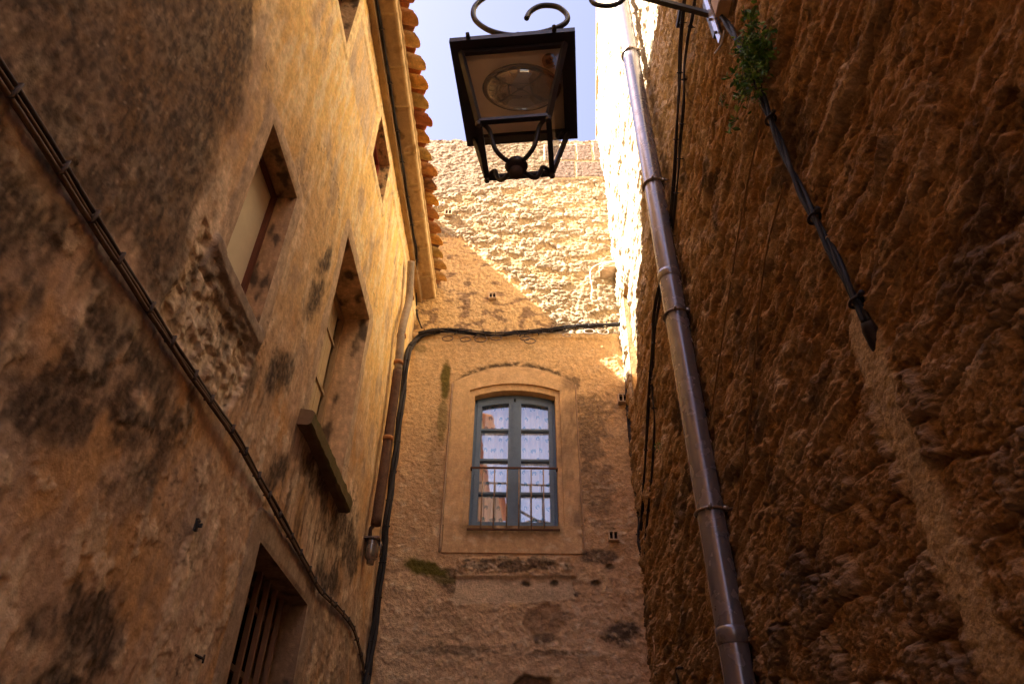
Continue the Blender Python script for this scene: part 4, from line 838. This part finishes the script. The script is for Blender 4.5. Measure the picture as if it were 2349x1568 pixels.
# ------------------------------------------------------------------ small fittings
c = onX(1628, 28, .86); st = thing('steel_strut', 'pale galvanised steel strut fixed to the right wall under the junction box', 'strut', tuple(c))
m = MB(); m.bar(onX(1606, -40, .855), onX(1652, 92, .862), .034, .008, (.55, .58, .66), up=(1, 0, 0)); m.build('strap', M_zinc, st, False)
for (x, y) in ((1632, 45), (1645, 75)): m = MB(); p = onX(x, y, .855); m.tube([p, p-np.array([.012, 0, 0])], .007, (.2, .17, .16), seg=8); m.build('bolt', M_rust, st)
m = MB(); m.tube(smooth_pts([onX(1662, 70, .86), onX(1655, 100, .85), onX(1640, 122, .86)]), .004, (.3, .3, .34)); m.build('wire_tail', M_cable, st)
jb = thing('junction_box', 'beige junction box on the right wall beside the lantern bracket', 'junction box'); c = onX(1655, 4, .85); jb.location = c
m = MB(); m.box(c, (.05, .07, .12), (.42, .3, .18)); m.build('box', M_paint, jb, False)
m = MB(); m.box(c+np.array([-.0265, 0, 0]), (.004, .062, .112), (.46, .34, .21)); m.build('lid', M_paint, jb, False)
fx = thing('wall_bracket', 'small black iron bracket screwed to the bare plaster left of the timber grille', 'bracket'); c = onX(451, 1203, XL+.012); fx.location = c
m = MB(); m.box(c, (.008, .014, .036), (.02, .016, .014)); m.box(c+np.array([.010, .004, 0]), (.010, .006, .012), (.02, .016, .014)); m.build('plate', M_iron, fx, False)
m = MB(); m.tube([c+np.array([.004, 0, .011]), c+np.array([.009, 0, .011])], .004, (.1, .08, .07)); m.build('screw', M_rust, fx)
m = MB(); m.tube(smooth_pts([onX(x, y, .85) for x, y in ((1556, 1600), (1555, 1560), (1552, 1534), (1556, 1531), (1566, 1531))]), .007, (.03, .022, .02)); tag(m.build('wall_hook', M_rust), 'bent dark iron hook sticking from the foot of the right wall', 'hook')
for (x, y, lab) in ((462, 1506, 'tiny rusty nail in the plaster near the bottom of the left wall'),):
    c = onX(x, y, XL+.01); m = MB(); m.tube([c-np.array([.01, .03, 0]), c+np.array([0, .02, 0])], .004, (.06, .04, .03)); m.tube([c+np.array([.0, .02, -.012]), c+np.array([.0, .02, .012])], .003, (.06, .04, .03)); tag(m.build('nail', M_rust), lab, 'nail')

# ------------------------------------------------------------------ plants rooted in the wall
def wall_plant(name, label, c, spread, nst, nlf, ls, droop):
    t = thing(name, label, 'plant', tuple(c)); ms = MB(); ml = MB(); c = np.asarray(c)
    for s_ in range(nst):
        d = np.array([-random.uniform(.1, .7)*spread[0], random.gauss(0, 1)*spread[1]*.55, random.uniform(-1, .75)*spread[2]]); p = [c+d*t_+np.array([0, 0, -droop*t_*t_+.02*math.sin(3*t_+s_)]) for t_ in np.linspace(0, 1, 7)]
        ms.tube(p, np.linspace(.0022, .0008, 7), (.10, .12, .04), seg=5)
        for k in range(nlf):
            q = p[random.randrange(2, 7)]+np.array([random.gauss(0, .012) for _ in range(3)]); L_ = ls*random.uniform(.6, 1.3)
            a = np.array([random.gauss(0, 1) for _ in range(3)]); a /= np.linalg.norm(a); b = np.cross(a, [random.gauss(0, 1) for _ in range(3)]); b /= np.linalg.norm(b); n = np.cross(a, b)
            wv = L_*random.uniform(.3, .5); col = random.choice([(.08, .20, .03), (.05, .14, .025), (.12, .25, .035), (.06, .12, .035), (.18, .26, .05)])
            ml.faces([q, q+a*L_*.35+b*wv*.5+n*.1*L_, q+a*L_*.7+b*wv*.4+n*.08*L_, q+a*L_, q+a*L_*.7-b*wv*.4+n*.08*L_, q+a*L_*.35-b*wv*.5+n*.1*L_, q+a*L_*.5], [(0, 1, 6), (1, 2, 6), (2, 3, 6), (3, 4, 6), (4, 5, 6), (5, 0, 6)], col)
    ms.build('stem', M_leaf, t); ml.build('foliage', M_leaf, t, False)
wall_plant('wall_plant', 'leafy green plant growing from the right wall over the black power cable', onX(1745, 125, .86), (.14, .17, .15), 46, 24, .026, .05)
wall_plant('wall_plant', 'sparse sprig on the right wall just below the leafy plant', onX(1655, 222, .875), (.03, .05, .05), 5, 7, .014, .02)
wall_plant('wall_plant', 'tiny green tuft on the right wall left of the downpipe', onX(1516, 1022, .86), (.03, .05, .06), 5, 7, .016, .02)
